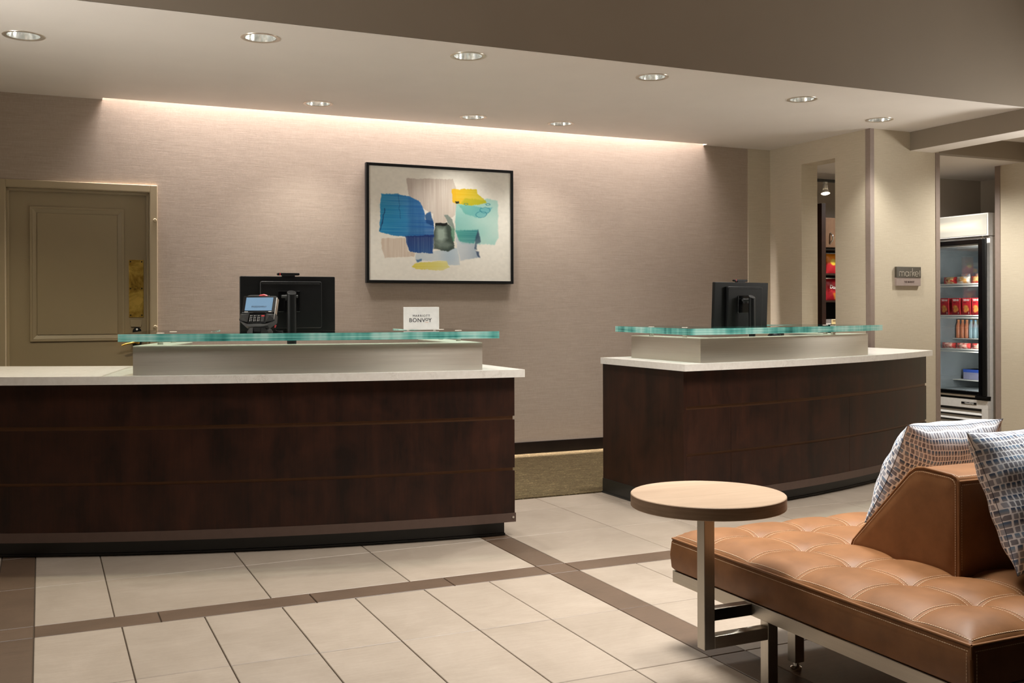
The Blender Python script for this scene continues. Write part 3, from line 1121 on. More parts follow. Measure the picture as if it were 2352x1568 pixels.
def art_fn(u, v):
    u = u[:, ::1]
    img = np.zeros(u.shape + (3,)) + np.array([234, 228, 216])
    img *= (0.985 + .03 * vnoise(u, v, 60, 60, 1))[..., None]
    X = 130 + u * 1605
    Y = (135 + 100 * u) + v * (1297 - 75 * u)
    X = X + 12 * (vnoise(u, v, 30, 30, 2) - .5) + 5 * (vnoise(u, v, 14, 130, 32) - .5)
    Y = Y + 10 * (vnoise(u, v, 30, 30, 3) - .5) + 9 * (vnoise(u, v, 140, 12, 33) - .5)
    hst = vnoise(u, v, 6, 120, 4)
    vst = vnoise(u, v, 150, 6, 5)
    cl = vnoise(u, v, 9, 9, 6)

    def lay(poly, c, a=1.0, soft=12, tex=None, amt=.25, mult=False, c2=None, ax='x'):
        nonlocal img
        s = sdist(X, Y, poly)
        mk = np.clip(.5 - s / soft, 0, 1) * a
        if tex is not None:
            mk = mk * (1 - amt + amt * tex)
        cc = np.array(c, float)
        if c2 is not None:
            xs_ = [p[0 if ax == 'x' else 1] for p in poly]
            k = np.clip(((X if ax == 'x' else Y) - min(xs_)) / (max(xs_) - min(xs_)), 0, 1)[..., None]
            cc = cc * (1 - k) + np.array(c2, float) * k
        if mult:
            img = img * (1 - mk[..., None]) + img * cc / 235.0 * mk[..., None]
        else:
            img = img * (1 - mk[..., None]) + cc * mk[..., None]
    lay([(1095, 560), (1280, 600), (1450, 520), (1585, 545), (1590, 960), (1545, 1040), (1150, 1030), (1085, 900)], (120, 188, 180), .85, 14, cl, .3, c2=(158, 204, 194))
    lay([(1085, 920), (1130, 1000), (1340, 1040), (1320, 1110), (1375, 1180), (1140, 1220), (1110, 1080)], (196, 204, 212), .9, 12, cl, .3, c2=(120, 140, 160))
    lay([(640, 1135), (1090, 1075), (1110, 1080), (1138, 1270), (1000, 1270), (980, 1220), (640, 1215)], (172, 190, 204), .9, 10, cl, .5)
    lay([(268, 960), (520, 960), (560, 1110), (630, 1130), (625, 1170), (300, 1185), (265, 1080)], (202, 180, 160), .9, 8, vst, .4)
    lay([(1085, 880), (1350, 870), (1340, 960), (1300, 1030), (1130, 1000)], (60, 150, 140), .85, 16, hst, .3, c2=(30, 110, 118))
    lay([(1120, 590), (1300, 600), (1400, 620), (1520, 620), (1440, 720), (1370, 745), (1200, 690)], (84, 168, 150), .75, 14, cl, .4, c2=(86, 168, 186))
    lay([(542, 285), (1060, 295), (1098, 400), (1105, 560), (1085, 700), (1030, 760), (960, 790), (850, 800), (830, 690), (740, 640), (560, 480)], (178, 160, 150), .9, 8, vst, .45, c2=(200, 184, 170))
    lay([(262, 455), (440, 460), (610, 500), (690, 560), (740, 680), (745, 750), (840, 770), (845, 950), (535, 945), (400, 930), (240, 885), (255, 650)], (20, 130, 186), .97, 8, hst, .25, c2=(24, 80, 152))
    lay([(262, 590), (500, 605), (560, 760), (540, 900), (300, 880)], (30, 140, 184), .45, 60, cl, .6)
    lay([(560, 500), (640, 520), (720, 640), (740, 930), (560, 930)], (24, 84, 142), .5, 30, vst, .5)
    lay([(525, 935), (845, 925), (832, 1135), (580, 1120), (540, 1030)], (18, 40, 100), .97, 8, vst, .25, c2=(20, 66, 132), ax='y')
    lay([(740, 700), (800, 660), (840, 770), (840, 830), (760, 790)], (12, 62, 120), .8, 12)
    lay([(1050, 410), (1340, 415), (1345, 460), (1440, 540), (1450, 565), (1270, 600), (1100, 575), (1055, 555)], (232, 176, 14), .97, 8, hst, .18, c2=(200, 190, 44))
    lay([(1200, 510), (1440, 540), (1450, 565), (1270, 600), (1150, 580)], (170, 172, 30), .6, 20)
    lay([(955, 700), (1000, 705), (1060, 760), (1080, 870), (1000, 800)], (120, 134, 126), .85, 8)
    lay([(860, 800), (985, 795), (1030, 830), (1080, 1080), (1000, 1115), (840, 1080), (845, 900)], (52, 66, 58), .97, 8, cl, .2)
    lay([(880, 850), (960, 840), (990, 960), (930, 1010), (870, 980)], (176, 192, 178), .8, 50)
    lay([(850, 1010), (960, 1000), (1050, 1040), (1000, 1075), (900, 1070)], (150, 164, 154), .5, 40)
    lay([(1030, 830), (1075, 860), (1080, 1000), (1050, 1000)], (60, 120, 90), .7, 14)
    lay([(862, 795), (990, 792), (985, 820), (865, 828)], (14, 16, 14), 1, 8)
    lay([(1350, 870), (1370, 960), (1375, 1010), (1330, 1040), (1335, 1100), (1310, 1090), (1320, 960)], (42, 62, 84), .9, 14, cl, .3)
    lay([(1320, 1110), (1355, 1120), (1375, 1185), (1345, 1170)], (60, 76, 100), .9, 12)
    lay([(640, 1200), (705, 1200), (700, 1225), (650, 1230)], (60, 100, 140), .8, 10)
    lay([(590, 1285), (640, 1240), (985, 1220), (1000, 1275), (1020, 1300), (940, 1330), (640, 1310)], (218, 198, 52), .95, 8, hst, .3, c2=(220, 212, 130))
    lay([(1085, 548), (1130, 550), (1130, 575), (1100, 572)], (20, 34, 34), .95, 6)
    lay([(446, 455), (453, 455), (475, 740), (468, 740)], (16, 66, 110), .7, 6, hst, .6)
    lay([(300, 620), (308, 620), (275, 800), (250, 880), (245, 880)], (14, 50, 96), .85, 7, hst, .3)
    for (cx_, cy_, rx, ry) in ((1390, 700, 62, 36), (1430, 650, 60, 34), (1210, 582, 22, 10), (1470, 582, 22, 10)):
        e = np.abs(np.sqrt(((X - cx_) / rx) ** 2 + ((Y - cy_) / ry) ** 2) - 1) * min(rx, ry)
        mk = np.clip(1 - e / 6, 0, 1)[..., None] * .6
        img = img * (1 - mk) + np.array([28, 110, 130]) * mk
    return img


painted('canvas', ar, aw - 2 * fw, ah - 2 * fw, 380, 284, art_fn, (0, -.034, ah / 2), M['print'], 'cream canvas with abstract brush strokes')

# ================================================================== THINGS ON THE DESKS


def rbox(x0, x1, y0, y1, z0, z1, r, axis='y', seg=4):
    """box with its outline corners rounded, extruded along an axis"""
    def prof(a0, a1, b0, b1):
        pts = []
        for cx_, cy_, s in ((a1 - r, b1 - r, 0), (a0 + r, b1 - r, 1), (a0 + r, b0 + r, 2), (a1 - r, b0 + r, 3)):
            pts += [(cx_ + r * math.cos(s * PI / 2 + k * PI / 2 / seg), cy_ + r * math.sin(s * PI / 2 + k * PI / 2 / seg)) for k in range(seg + 1)]
        return pts
    if axis == 'y':
        return MB().prism_axis(prof(x0, x1, z0, z1), 'y', y0, y1)
    if axis == 'x':
        return MB().prism_axis(prof(y0, y1, z0, z1), 'x', x0, x1)
    return MB().prism(prof(x0, x1, y0, y1), z0, z1)


def monitor(label, loc, rotz, wd, zb, zt, col_x, tilt=0.0):
    """flat screen seen from behind; local -y is its back; loc on the stone counter"""
    t = T('computer_monitor', label, 'monitor', loc, rotz, 'monitors behind the glass shelves')
    b, tt = zb - loc[2], zt - loc[2]
    zc = (b + tt) / 2
    rot = Matrix.Translation((0, 0, zc)) @ Matrix.Rotation(tilt, 4, 'X') @ Matrix.Translation((0, 0, -zc))
    P(t, 'screen_shell', rbox(-wd / 2, wd / 2, -.012, .012, b, tt, .006).xf(rot), M['black'], 40, .002)
    P(t, 'screen', MB().box(-wd / 2 + .008, wd / 2 - .008, .012, .0135, b + .016, tt - .008).xf(rot), M['black_gloss'])
    hz = (tt - b)
    mb_ = rbox(-wd * .30, wd * .35, -.036, -.012, b + .02, tt - .028, .012)
    P(t, 'rear_housing', mb_.xf(rot), M['black'], 40, .004)
    mb_ = MB()
    for k in range(46):
        x = -wd * .28 + k * (wd * .60 / 45)
        mb_.box(x, x + wd * .006, -.0385, -.036, tt - .045, tt - .036)
    P(t, 'vent', mb_.xf(rot), M['charcoal'], kind='stuff')
    P(t, 'mount_plate', MB().box(-.062, .062, -.042, -.036, zc - .045, zc + .075).xf(rot), M['black_gloss'], bevel=.003)
    P(t, 'hinge', MB().cyl((-.045, -.065, zc + .042), (.045, -.065, zc + .042), .009, .009, 14).box(-.02, .02, -.068, -.04, zc + .02, zc + .055), M['charcoal'], 40)
    P(t, 'column', MB().add(*ellipse_col(col_x, -.098, .026, .019, .008, zc + .065, .012)), M['black'], 40, .002)
    P(t, 'foot', rbox(-.13, .13, -.17, .06, 0, .010, .02, 'z'), M['black'], 40, .002)
    return t


def ellipse_col(cx_, cy_, rx, ry, z0, z1, slant, n=24):
    vs, fs = [], []
    for i in range(n):
        a = 2 * PI * i / n
        vs.append((cx_ + rx * math.cos(a), cy_ + ry * math.sin(a), z0))
    for i in range(n):
        a = 2 * PI * i / n
        vs.append((cx_ + rx * math.cos(a), cy_ + ry * math.sin(a), z1 + slant * math.sin(a)))
    fs = [(i, (i + 1) % n, (i + 1) % n + n, i + n) for i in range(n)] + [tuple(range(n))[::-1], tuple(range(n, 2 * n))]
    return vs, fs


def webcam(label, loc, rotz):
    t = T('webcam', label, 'webcam', loc, rotz, 'webcams on the monitors')
    P(t, 'bar', rbox(-.063, .063, -.012, .012, .006, .020, .0065), M['black'], 40, .002)
    P(t, 'clip', MB().box(-.036, .036, -.014, .014, 0, .007), M['black'], bevel=.001)
    P(t, 'red_band', rbox(-.0495, -.0455, -.0125, .0125, .0055, .0205, .0019), M['red'], 40)
    P(t, 'lens', MB().cyl((0, .012, .013), (0, .014, .013), .005, .005, 14), M['black_gloss'], 40)
    return t


zm = 1.398
monitor('wide black computer monitor seen from behind, on the left desk', (1.270, 5.82, ZT1), -.06, .532, 1.085, zm, .005)
webcam('thin black webcam with red band on the wide left monitor', (1.272, 5.82, zm), -.06)
monitor('black computer monitor turned sideways at the right desk', (4.345, 5.73, ZT1), .17, .52, 1.06, 1.386, .01, .045)
webcam('small black webcam on the turned right monitor', (4.345, 5.73, 1.386), .17)

# payment terminal on the left glass
pt = T('payment_terminal', 'black card payment terminal with lit blue screen on the left glass shelf', 'terminal', (1.035, 5.41, ZG1), -YAW - .10)
tilt = Matrix.Translation((0, -.03, .10)) @ Matrix.Rotation(math.radians(-24), 4, 'X') @ Matrix.Translation((0, .03, -.10))
# head: upper screen block and lower keypad wings
hw_ = .093
mb = MB().prism_axis([(-.088, .098), (.088, .098), (.091, .190), (.084, .196), (-.086, .196), (-.091, .190)], 'y', -.035, -.005)
P(pt, 'screen_housing', mb.xf(tilt), M['black_gloss'], 30, .003)
P(pt, 'screen', MB().box(-.072, .072, -.0362, -.034, .112, .186).xf(tilt), M['screen'], label='lit blue-grey screen')
mt = text_mb('FREEDOMPAY', .0125, .0006, 1.05).shift((.002, -.0368, .133)).xf(tilt)
P(pt, 'screen_lettering', mt, plain('grey_screen_ink', (70, 84, 98), .6))
P(pt, 'maker_mark', MB().box(-.072, -.053, -.0362, -.034, .1035, .1055).xf(tilt), M['white'])
P(pt, 'maker_mark', MB().box(.056, .072, -.0362, -.034, .1035, .107).xf(tilt), M['white'])
P(pt, 'side_edge', MB().box(.0885, .0925, -.036, -.004, .062, .186).xf(tilt), M['chrome'], bevel=.001)
wing = []
for s in (-1, 1):
    mb = MB()
    vs = [(s * .094, -.030, .096), (s * .045, -.034, .096), (s * .049, -.036, .048), (s * .096, -.030, .060),
          (s * .094, .006, .096), (s * .045, .006, .096), (s * .049, .006, .048), (s * .096, .006, .060), (s * .072, -.056, .078)]
    fs = [(0, 1, 8), (1, 2, 8), (2, 3, 8), (3, 0, 8), (0, 4, 5, 1), (1, 5, 6, 2), (2, 6, 7, 3), (3, 7, 4, 0), (4, 7, 6, 5)]
    P(pt, 'keypad_wing', mb.add(vs, fs).xf(tilt), M['charcoal'])
P(pt, 'keypad_bed', MB().box(-.047, .047, -.026, .004, .046, .098).xf(tilt), M['black'])
keys = MB()
nums = MB()
for r_ in range(4):
    for c_ in range(4):
        x, z = -.034 + c_ * .0205, .085 - r_ * .0095
        kb = MB().box(x - .0085, x + .0085, -.030, -.026, z - .0036, z + .0036).xf(tilt)
        P(pt, 'key', kb, M['black_gloss'] if c_ < 3 else (M['red'] if r_ == 0 else M['charcoal']))
        if c_ < 3:
            nums.box(x - .006, x - .003, -.0305, -.030, z - .002, z + .002).box(x + .001, x + .006, -.0305, -.030, z - .0009, z + .0009)
P(pt, 'key_marks', nums.xf(tilt), M['white'], kind='stuff')
mb = MB().prism_axis([(-.096, .060), (-.049, .040), (.049, .040), (.096, .060), (.060, .030), (.03, .024), (-.03, .024), (-.06, .030)], 'y', -.030, .012)
P(pt, 'chin', mb.xf(tilt), M['charcoal'], None, .002)
mb = MB().prism_axis([(-.02, .002), (.02, .002), (.028, .065), (-.028, .065)], 'y', -.045, .0)
P(pt, 'stem', mb, M['black'], None, .003)
mb = MB()
for s in (-1, 1):
    vs = [(s * .022, -.05, .0), (s * .058, -.035, .0), (s * .056, .03, .0), (s * .02, .04, 0), (s * .022, -.045, .045), (s * .030, -.03, .040), (s * .03, .0, .035), (s * .02, .0, .04), (s * .056, -.03, .012), (s * .055, .025, .012)]
    mb.add(vs, [(0, 1, 8, 5, 4), (1, 2, 9, 8), (2, 3, 7, 6, 9), (5, 8, 9, 6), (4, 5, 6, 7), (0, 4, 7, 3), (0, 3, 2, 1)])
mb.box(-.058, .058, -.036, .032, 0, .005)
P(pt, 'base', mb, M['charcoal'])
stylus = P(pt, 'stylus_holder', MB().tube([(-.085, -.01, .198), (-.06, -.012, .206), (-.02, -.012, .207), (.04, -.01, .205)], .004, 8, rad=[.006, .005, .004, .004]).xf(tilt), M['charcoal'], 40)
P(stylus, 'stylus', MB().tube([(-.012, -.014, .205), (.012, -.014, .208), (.032, -.013, .203)], .006, 8, rad=[.006, .008, .005]).xf(tilt), M['red'], 40, label='red stylus tip')
P(pt, 'cord', MB().tube([(.092, -.005, .062), (.086, .0, .045), (.078, .004, .03), (.079, .01, .01), (.085, .03, .004), (.105, .05, .003)], .0022, 8), M['black'], 40)
P(pt, 'cord_clip', MB().cyl((.078, .001, .024), (.082, .003, .038), .004, .005, 10), M['red'], 40)

# tabletop sign
sg = T('tabletop_sign', 'white acrylic tabletop sign with MARRIOTT BONVOY lettering on the left glass shelf', 'sign', (1.897, 5.335, ZG1), -YAW - .05)
SW, SH = .194, .125
P(sg, 'acrylic_block', rbox(-SW / 2, SW / 2, -.012, .012, .004, .004 + SH, .002), M['paper'], 40, .001)
P(sg, 'face_card', MB().box(-SW / 2 + .009, SW / 2 - .006, -.0128, -.012, .012, SH - .004), M['paper'])
P(sg, 'foot', MB().box(-SW / 2 + .018, -SW / 2 + .03, -.01, .01, 0, .005), M['cap'])
P(sg, 'foot', MB().box(SW / 2 - .03, SW / 2 - .018, -.01, .01, 0, .005), M['cap'])
P(sg, 'small_lettering', text_mb('MARRIOTT', .0168, .0006, 1.22).shift((.002, -.0132, .0805)), M['ink'])
P(sg, 'large_lettering', text_mb('BONV', .031, .0006, 1.08, .0002, 'LEFT').shift((-.066, -.0132, .056)), M['ink'])
P(sg, 'large_lettering', text_mb('Y', .031, .0006, 1.0, .0002, 'LEFT').shift((.0405, -.0132, .056)), M['ink'])
ringp = [(.0325 + .0066 * math.cos(a), .0605 + .0063 * math.sin(a)) for a in np.linspace(0, 2 * PI, 25)]
P(sg, 'raised_letter', stroke_mb([ringp], .0026, .0006).shift((0, -.0130, 0)), M['ink'])
P(sg, 'orange_bar', MB().box(.0245, .0405, -.0136, -.0128, .0445, .0458), M['orange'])

# telephone and mouse behind the right riser
ph = T('desk_telephone', 'black desk telephone half hidden behind the right steel riser', 'telephone', (5.0, 6.02, ZT1), -.5)
P(ph, 'body', MB().prism_axis([(-.09, 0), (.09, 0), (.09, .12), (.05, .135), (-.09, .03)], 'x', -.1, .1), M['black'], None, .006)
hs = P(ph, 'handset', rbox(-.085, -.035, -.10, .10, .118, .15, .014, 'y').xf(Matrix.Rotation(.35, 4, 'X') @ Matrix.Translation((0, .03, .0))), M['black_gloss'], 40, .004)
P(hs, 'earpiece', MB().lathe([(.0, .164), (.022, .160), (.027, .14)], (-.06, .085, 0), 18), M['charcoal'], 40)
P(ph, 'display', MB().box(-.02, .08, .02, .07, .118, .126), M['charcoal'])
ms = T('headset_cup', 'small round black object peeking over the right steel riser', 'speaker', (4.66, 5.76, ZT1), 0)
P(ms, 'shell', MB().lathe([(.0, .155), (.03, .150), (.046, .13), (.05, .09), (.046, .0), (0, 0)], n=24), M['black'], 50)
P(ms, 'grille', MB().lathe([(.051, .085), (.052, .075), (.051, .065)], n=24), M['charcoal'], 50)

# ================================================================== MARKET SIGN, TRACK LIGHT, SHELVES
ws = T('wall_sign', 'small bronze and mauve wall sign reading market, on the cream wall', 'sign', (6.596, 6.44, 1.473))
P(ws, 'plate', MB().box(-.134, .136, -.022, 0, -.08, .078), M['sign_light'], bevel=.001)
P(ws, 'upper_plate', MB().box(-.135, .136, -.025, -.001, -.012, .0785), M['sign_dark'], bevel=.001)
s = .024


def circ(cx_, cz_, r, a0=0, a1=2 * PI, n=20, sx=1.0):
    return [(cx_ + sx * r * math.cos(a0 + (a1 - a0) * i / n), cz_ + r * math.sin(a0 + (a1 - a0) * i / n)) for i in range(n + 1)]


zb, xh = .0, .038
lines = []
# m
lines += [[(-.107, zb), (-.107, xh)], [(-.107, xh * .65)] + circ(-.093, xh * .65, .013, PI, 0, 10, 1.05) + [(-.0795, zb)],
          [(-.0795, xh * .65)] + circ(-.066, xh * .65, .013, PI, 0, 10, 1.0) + [(-.053, zb)]]
# a
lines += [circ(-.024, xh / 2, xh / 2, 0, 2 * PI, 24, .95), [(-.004, zb), (-.004, xh)]]
# r
lines += [[(.012, zb), (.012, xh)], [(.012, xh * .6)] + circ(.024, xh * .62, .0135, PI, PI * .42, 8)]
# k
lines += [[(.038, zb), (.038, .068)], [(.061, xh), (.039, xh * .45)], [(.044, xh * .55), (.064, zb)]]
# e
lines += [circ(.086, xh / 2, xh / 2, -.9, -2 * PI, 22, .98)[::-1], [(.068, xh / 2), (.104, xh / 2)]]
# t
lines += [[(.120, zb), (.120, .052)], [(.113, xh), (.127, xh)]]
P(ws, 'lettering', stroke_mb(lines, .0052, .002).shift((0, -.025, .000)), M['sign_ink'])
P(ws, 'small_lettering', text_mb('THE MARKET', .0225, .001, .92, .0003, xs=.92).shift((.006, -.0227, -.048)), plain('brown_ink', (92, 74, 68), .5))

sh = T('shelving_unit', 'tall dark wood shelving unit seen through the wall slot', 'shelving', (7.3, 7.8, 0))
dk = M['wood']
P(sh, 'side_panel', MB().box(-.50, -.449, -.10, .44, 0, 2.215), dk, bevel=.002)
P(sh, 'side_panel', MB().box(.70, .74, 0, .44, 0, 2.215), dk, bevel=.002)
P(sh, 'back_panel', MB().box(-.449, .70, .42, .44, 0, 2.09), M['black'])
for z in (.45, .98, 1.266, 1.53):
    P(sh, 'shelf', MB().box(-.449, .70, 0, .42, z, z + .018), dk, bevel=.001)
P(sh, 'shelf', MB().box(-.449, .70, .0, .42, 1.775, 1.79), M['black'], bevel=.001)
cd = P(sh, 'cabinet_door', MB().box(-.448, .17, -.02, .0, 1.80, 2.085), espresso('walnut_door', (112, 84, 62), (84, 60, 44)), bevel=.002, label='lighter walnut cabinet door')
P(cd, 'handle', MB().tube([(-.325, -.022, 1.70 + .14), (-.317, -.045, 1.865), (-.315, -.05, 1.89), (-.317, -.045, 1.915), (-.325, -.022, 1.94)], .008, 10), M['chrome'], 50)
P(sh, 'cabinet_door', MB().box(.172, .70, -.02, .0, 1.80, 2.085), M['wood'], bevel=.002)
P(sh, 'cabinet_box', MB().box(-.449, .70, .0, .42, 1.795, 2.09), dk)


def bag_curve(u, v, d=.03):
    return -d * (np.clip(np.sin(PI * np.clip(u, 0, 1)), 0, 1) ** .6) * (np.clip(np.sin(PI * np.clip(v, 0, 1)), 0, 1) ** .7)


def bag(label, loc, wd, ht, fn, rot=0):
    t = T('snack_bag', label, 'snack bag', loc, rot, 'snack bags on the shelves')
    painted('front_foil', t, wd, ht, 24, 30, fn, (0, -.005, ht / 2), M['print_gloss'], curve=bag_curve)
    painted('back_foil', t, wd, ht, 10, 12, fn, (0, .005, ht / 2), M['print_gloss'], curve=lambda u, v: -bag_curve(u, v))
    P(t, 'top_seal', MB().box(-wd / 2, wd / 2, -.004, .004, ht - .006, ht + .008), M['chrome'])
    return t


def f_red(u, v):
    img = np.zeros(u.shape + (3,)) + np.array([176, 30, 44])
    img *= (.8 + .4 * vnoise(u, v, 6, 6, 9))[..., None]
    s_ = sdist(u, v, [(.42, .66), (.95, .62), (.62, .98)])
    mk = np.clip(.5 - s_ / .05, 0, 1)[..., None]
    return img * (1 - mk) + np.array([214, 130, 50]) * mk


def f_orange(u, v):
    k = np.clip((v - .35) / .2, 0, 1)[..., None]
    img = np.array([232, 140, 34]) * (1 - k) + np.array([188, 40, 48]) * k
    s_ = np.sqrt(((u - .5) / .25) ** 2 + ((v - .42) / .16) ** 2)
    mk = np.clip((1.1 - s_) / .2, 0, 1)[..., None]
    return img * (1 - mk) + np.array([222, 190, 60]) * mk


def f_blue(u, v):
    img = np.zeros(u.shape + (3,)) + np.array([34, 76, 140])
    img *= (.8 + .4 * vnoise(u, v, 5, 5, 12))[..., None]
    mk = ((np.abs(v - .42) < .1) & (u > .1))[..., None] * 1.0
    img = img * (1 - mk) + np.array([214, 222, 230]) * mk
    s_ = sdist(u, v, [(.5, .65), (.95, .6), (.9, .82), (.55, .86)])
    mk = np.clip(.5 - s_ / .06, 0, 1)[..., None]
    return img * (1 - mk) + np.array([220, 160, 70]) * mk


# bags: shelf at z 1.284 and 1.548 (tops of shelves)
b = bag('red crisp bag with white lettering on the middle shelf behind the wall slot', (7.13, 7.93, 1.285), .19, .215, f_red)
P(b, 'lettering', text_mb('Doritos', .05, .001, .95, .0008, 'LEFT').xf(Matrix.Rotation(.12, 4, 'Y')).shift((-.066, -.046, .135)), M['white'])
bag('orange and red snack bag on the upper shelf behind the wall slot', (7.138, 7.95, 1.549), .15, .20, f_orange, .1)
bag('blue snack bag on the upper shelf, beside the dark side panel', (6.998, 7.97, 1.549), .13, .21, f_blue)
bx = T('snack_box', 'small yellow and red carton on the lowest visible slot shelf', 'carton', (7.122, 7.9, .999))
P(bx, 'carton', MB().box(-.055, .055, -.03, .03, 0, .10), M['paper'], bevel=.001)


def f_box(u, v):
    img = np.zeros(u.shape + (3,)) + np.array([230, 206, 150])
    mk = (v > .62 + .08 * np.sin(u * 7))[..., None] * 1.0
    img = img * (1 - mk) + np.array([210, 70, 60]) * mk
    mk = ((v > .12) & (v < .24) & (u > .15) & (u < .9))[..., None] * 1.0
    return img * (1 - mk) + np.array([120, 90, 60]) * mk


painted('front_print', bx, .108, .098, 16, 16, f_box, (0, -.0305, .05), M['print'])
bx2 = T('snack_box', 'small grey carton on the lowest visible slot shelf', 'carton', (7.022, 7.9, .999))
P(bx2, 'carton', MB().box(-.038, .038, -.03, .03, 0, .10), plain('grey_card', (140, 132, 128), .6), bevel=.001)
P(bx2, 'label_band', MB().box(-.0385, .0385, -.031, -.029, .03, .06), M['paper'])

tk = T('track_light', 'white track spotlight hanging from the market ceiling, seen through the slot', 'track light', (6.96, 7.83, 2.526))
P(tk, 'track', MB().box(-.75, .45, -.018, .018, -.085, -.06).box(-.4, -.38, -.006, .006, -.06, 0).box(.3, .32, -.006, .006, -.06, 0), M['charcoal'])
P(tk, 'stem', MB().cyl((0, 0, -.13), (0, 0, -.085), .012, .012, 14).box(-.016, .016, -.016, .016, -.105, -.085), M['white'], 40)
hd = P(tk, 'lamp_head', MB().cyl((0, .0, -.115), (-.004, -.006, -.165), .022, .028, 20).cyl((-.004, -.006, -.165), (-.008, -.014, -.20), .030, .042, 20, None, False), M['white'], 40)
P(hd, 'bulb', MB().cyl((-.0075, -.013, -.196), (-.008, -.014, -.199), .038, .038, 20), emitter('spot_bulb', (255, 236, 206), 9.0), 40)
spot_light('track_beam', (6.985, 7.77, 2.30), 9, WARM, 110, .6, .03, (7.05, 7.5, 1.3))

# ================================================================== GLASS-DOOR REFRIGERATOR (faces -x)
FX, FY0, FY1 = 8.07, 6.885, 7.63
fr = T('glass_door_refrigerator', 'tall white glass-door merchandiser fridge with lit sign in the niche', 'refrigerator', (FX, FY0, 0))
W = FY1 - FY0
D = .74
wh = M['white']
mb = MB()
mb.box(0.03, D, 0, .05, .10, 1.88).box(0.03, D, W - .05, W, .10, 1.88).box(D - .05, D, .05, W - .05, .10, 1.88)
mb.box(0.03, D, .05, W - .05, 1.80, 1.88).box(0.03, D, .05, W - .05, .10, .40)
P(fr, 'cabinet', mb, wh, bevel=.003)
P(fr, 'liner', MB().box(.06, D - .051, .051, .056, .40, 1.80).box(.06, D - .051, W - .056, W - .051, .40, 1.80).box(D - .056, D - .051, .051, W - .051, .40, 1.80)
  .box(.06, D - .05, .05, W - .05, .40, .408).box(.06, D - .05, .05, W - .05, 1.792, 1.80), M['fridge_in'])
sb = P(fr, 'sign_box', MB().box(0, D, -.005, W + .005, 1.885, 2.10), wh, bevel=.004)
P(sb, 'sign_panel', MB().box(-.004, .002, .012, W - .012, 1.897, 2.088), M['sign_glow'], label='backlit cream sign panel')
door = P(fr, 'door_frame', MB().box(-.02, .03, .045, .095, .376, 1.858).box(-.02, .03, W - .06, W, .376, 1.858).box(-.02, .03, .095, W - .06, 1.815, 1.858)
         .box(-.02, .03, .095, W - .06, .376, .408), M['black_gloss'], bevel=.004, label='black door frame')
P(door, 'glass_pane', MB().box(.0, .006, .09, W - .055, .405, 1.82), M['clear'])
P(door, 'gasket', MB().box(.007, .012, .09, .095, .408, 1.815).box(.007, .012, .095, W - .06, 1.812, 1.817).box(.007, .012, .095, W - .06, .405, .410), M['cap'])
P(door, 'handle_strip', MB().box(-.028, -.01, .0, .045, .376, 1.858), M['black'], 40, .006)
P(fr, 'hinge', MB().box(-.026, .03, -.006, .13, .352, .372).box(-.015, .03, -.004, .06, .334, .352), M['black'], bevel=.002)
P(fr, 'hinge_pin', MB().cyl((-.005, .055, 1.858), (-.005, .055, 1.885), .008, .008, 12), M['chrome'], 40)
P(fr, 'lower_bar', MB().box(-.012, .03, 0, W, .355, .372), M['cap'])
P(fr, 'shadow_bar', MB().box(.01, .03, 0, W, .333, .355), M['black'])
P(fr, 'grille_panel', MB().box(-.005, .03, 0, W, .25, .332).box(-.005, .03, 0, .072, .10, .25).box(-.005, .03, W - .05, W, .10, .25), wh, bevel=.002)
for k in range(3):
    z = .225 - k * .055
    P(fr, 'louvre', MB().prism_axis([(-.004, z - .038), (.0, z - .030), (.024, z - .002), (.02, z - .008)], 'y', .072, W - .05), wh)
P(fr, 'grille_back', MB().box(.026, .03, .07, W - .05, .10, .25), M['charcoal'])
lb = P(fr, 'badge', MB().box(-.008, -.004, .13, .305, .284, .305), M['black'])
P(lb, 'badge_lettering', text_mb('AdvantEDGE', .021, .001, .95, .0002).xf(Matrix.Rotation(-PI / 2, 4, 'Z')).shift((-.0085, .212, .2945)), M['white'])
for k in range(4):
    x, y = (.08, .08) if k == 0 else ((.08, W - .08) if k == 1 else ((D - .08, .08) if k == 2 else (D - .08, W - .08)))
    P(fr, 'caster', MB().cyl((x, y - .015, .04), (x, y + .015, .04), .04, .04, 18).box(x - .02, x + .02, y - .025, y + .025, .04, .10), M['charcoal'], 40)
for y in (.18, W - .13):
    mb = MB().box(D - .062, D - .056, y - .012, y + .012, .42, 1.78)
    P(fr, 'shelf_track', mb, M['black'])
shelf_z = (1.446, 1.138, .808)
for z in shelf_z:
    mb = MB().box(.10, .106, .06, W - .06, z - .012, z).box(.10, .106, .06, W - .06, z - .034, z - .022)
    mb.box(D - .08, D - .074, .06, W - .06, z - .012, z)
    for k in range(26):
        y = .075 + k * (W - .15) / 25
        mb.box(.10, D - .08, y - .002, y + .002, z - .006, z - .002)
    P(fr, 'wire_shelf', mb, M['wire'])


area_light('fridge_tube', (FX + .045, FY0 + .075, 1.1), .02, 1.3, 9, (1, .97, .93), (FX + .5, FY0 + .6, 1.1))


def food_box(label, loc, wd, ht, dp, fn, num=True):
    """carton whose printed front faces -x"""
    t = T('food_carton', label, 'carton', loc, -PI / 2, 'red cartons on the fridge shelf')
    P(t, 'carton', MB().box(-wd / 2, wd / 2, 0, dp, 0, ht), plain_red, bevel=.001)
    painted('front_print', t, wd - .002, ht - .002, 20, 26, fn, (0, -.0008, ht / 2), M['print'])
    if num:
        P(t, 'number', text_mb('2', .024, .0008).shift((.03, -.0016, .017)), M['white'])
    return t


plain_red = plain('red_card', (176, 40, 44), .5)


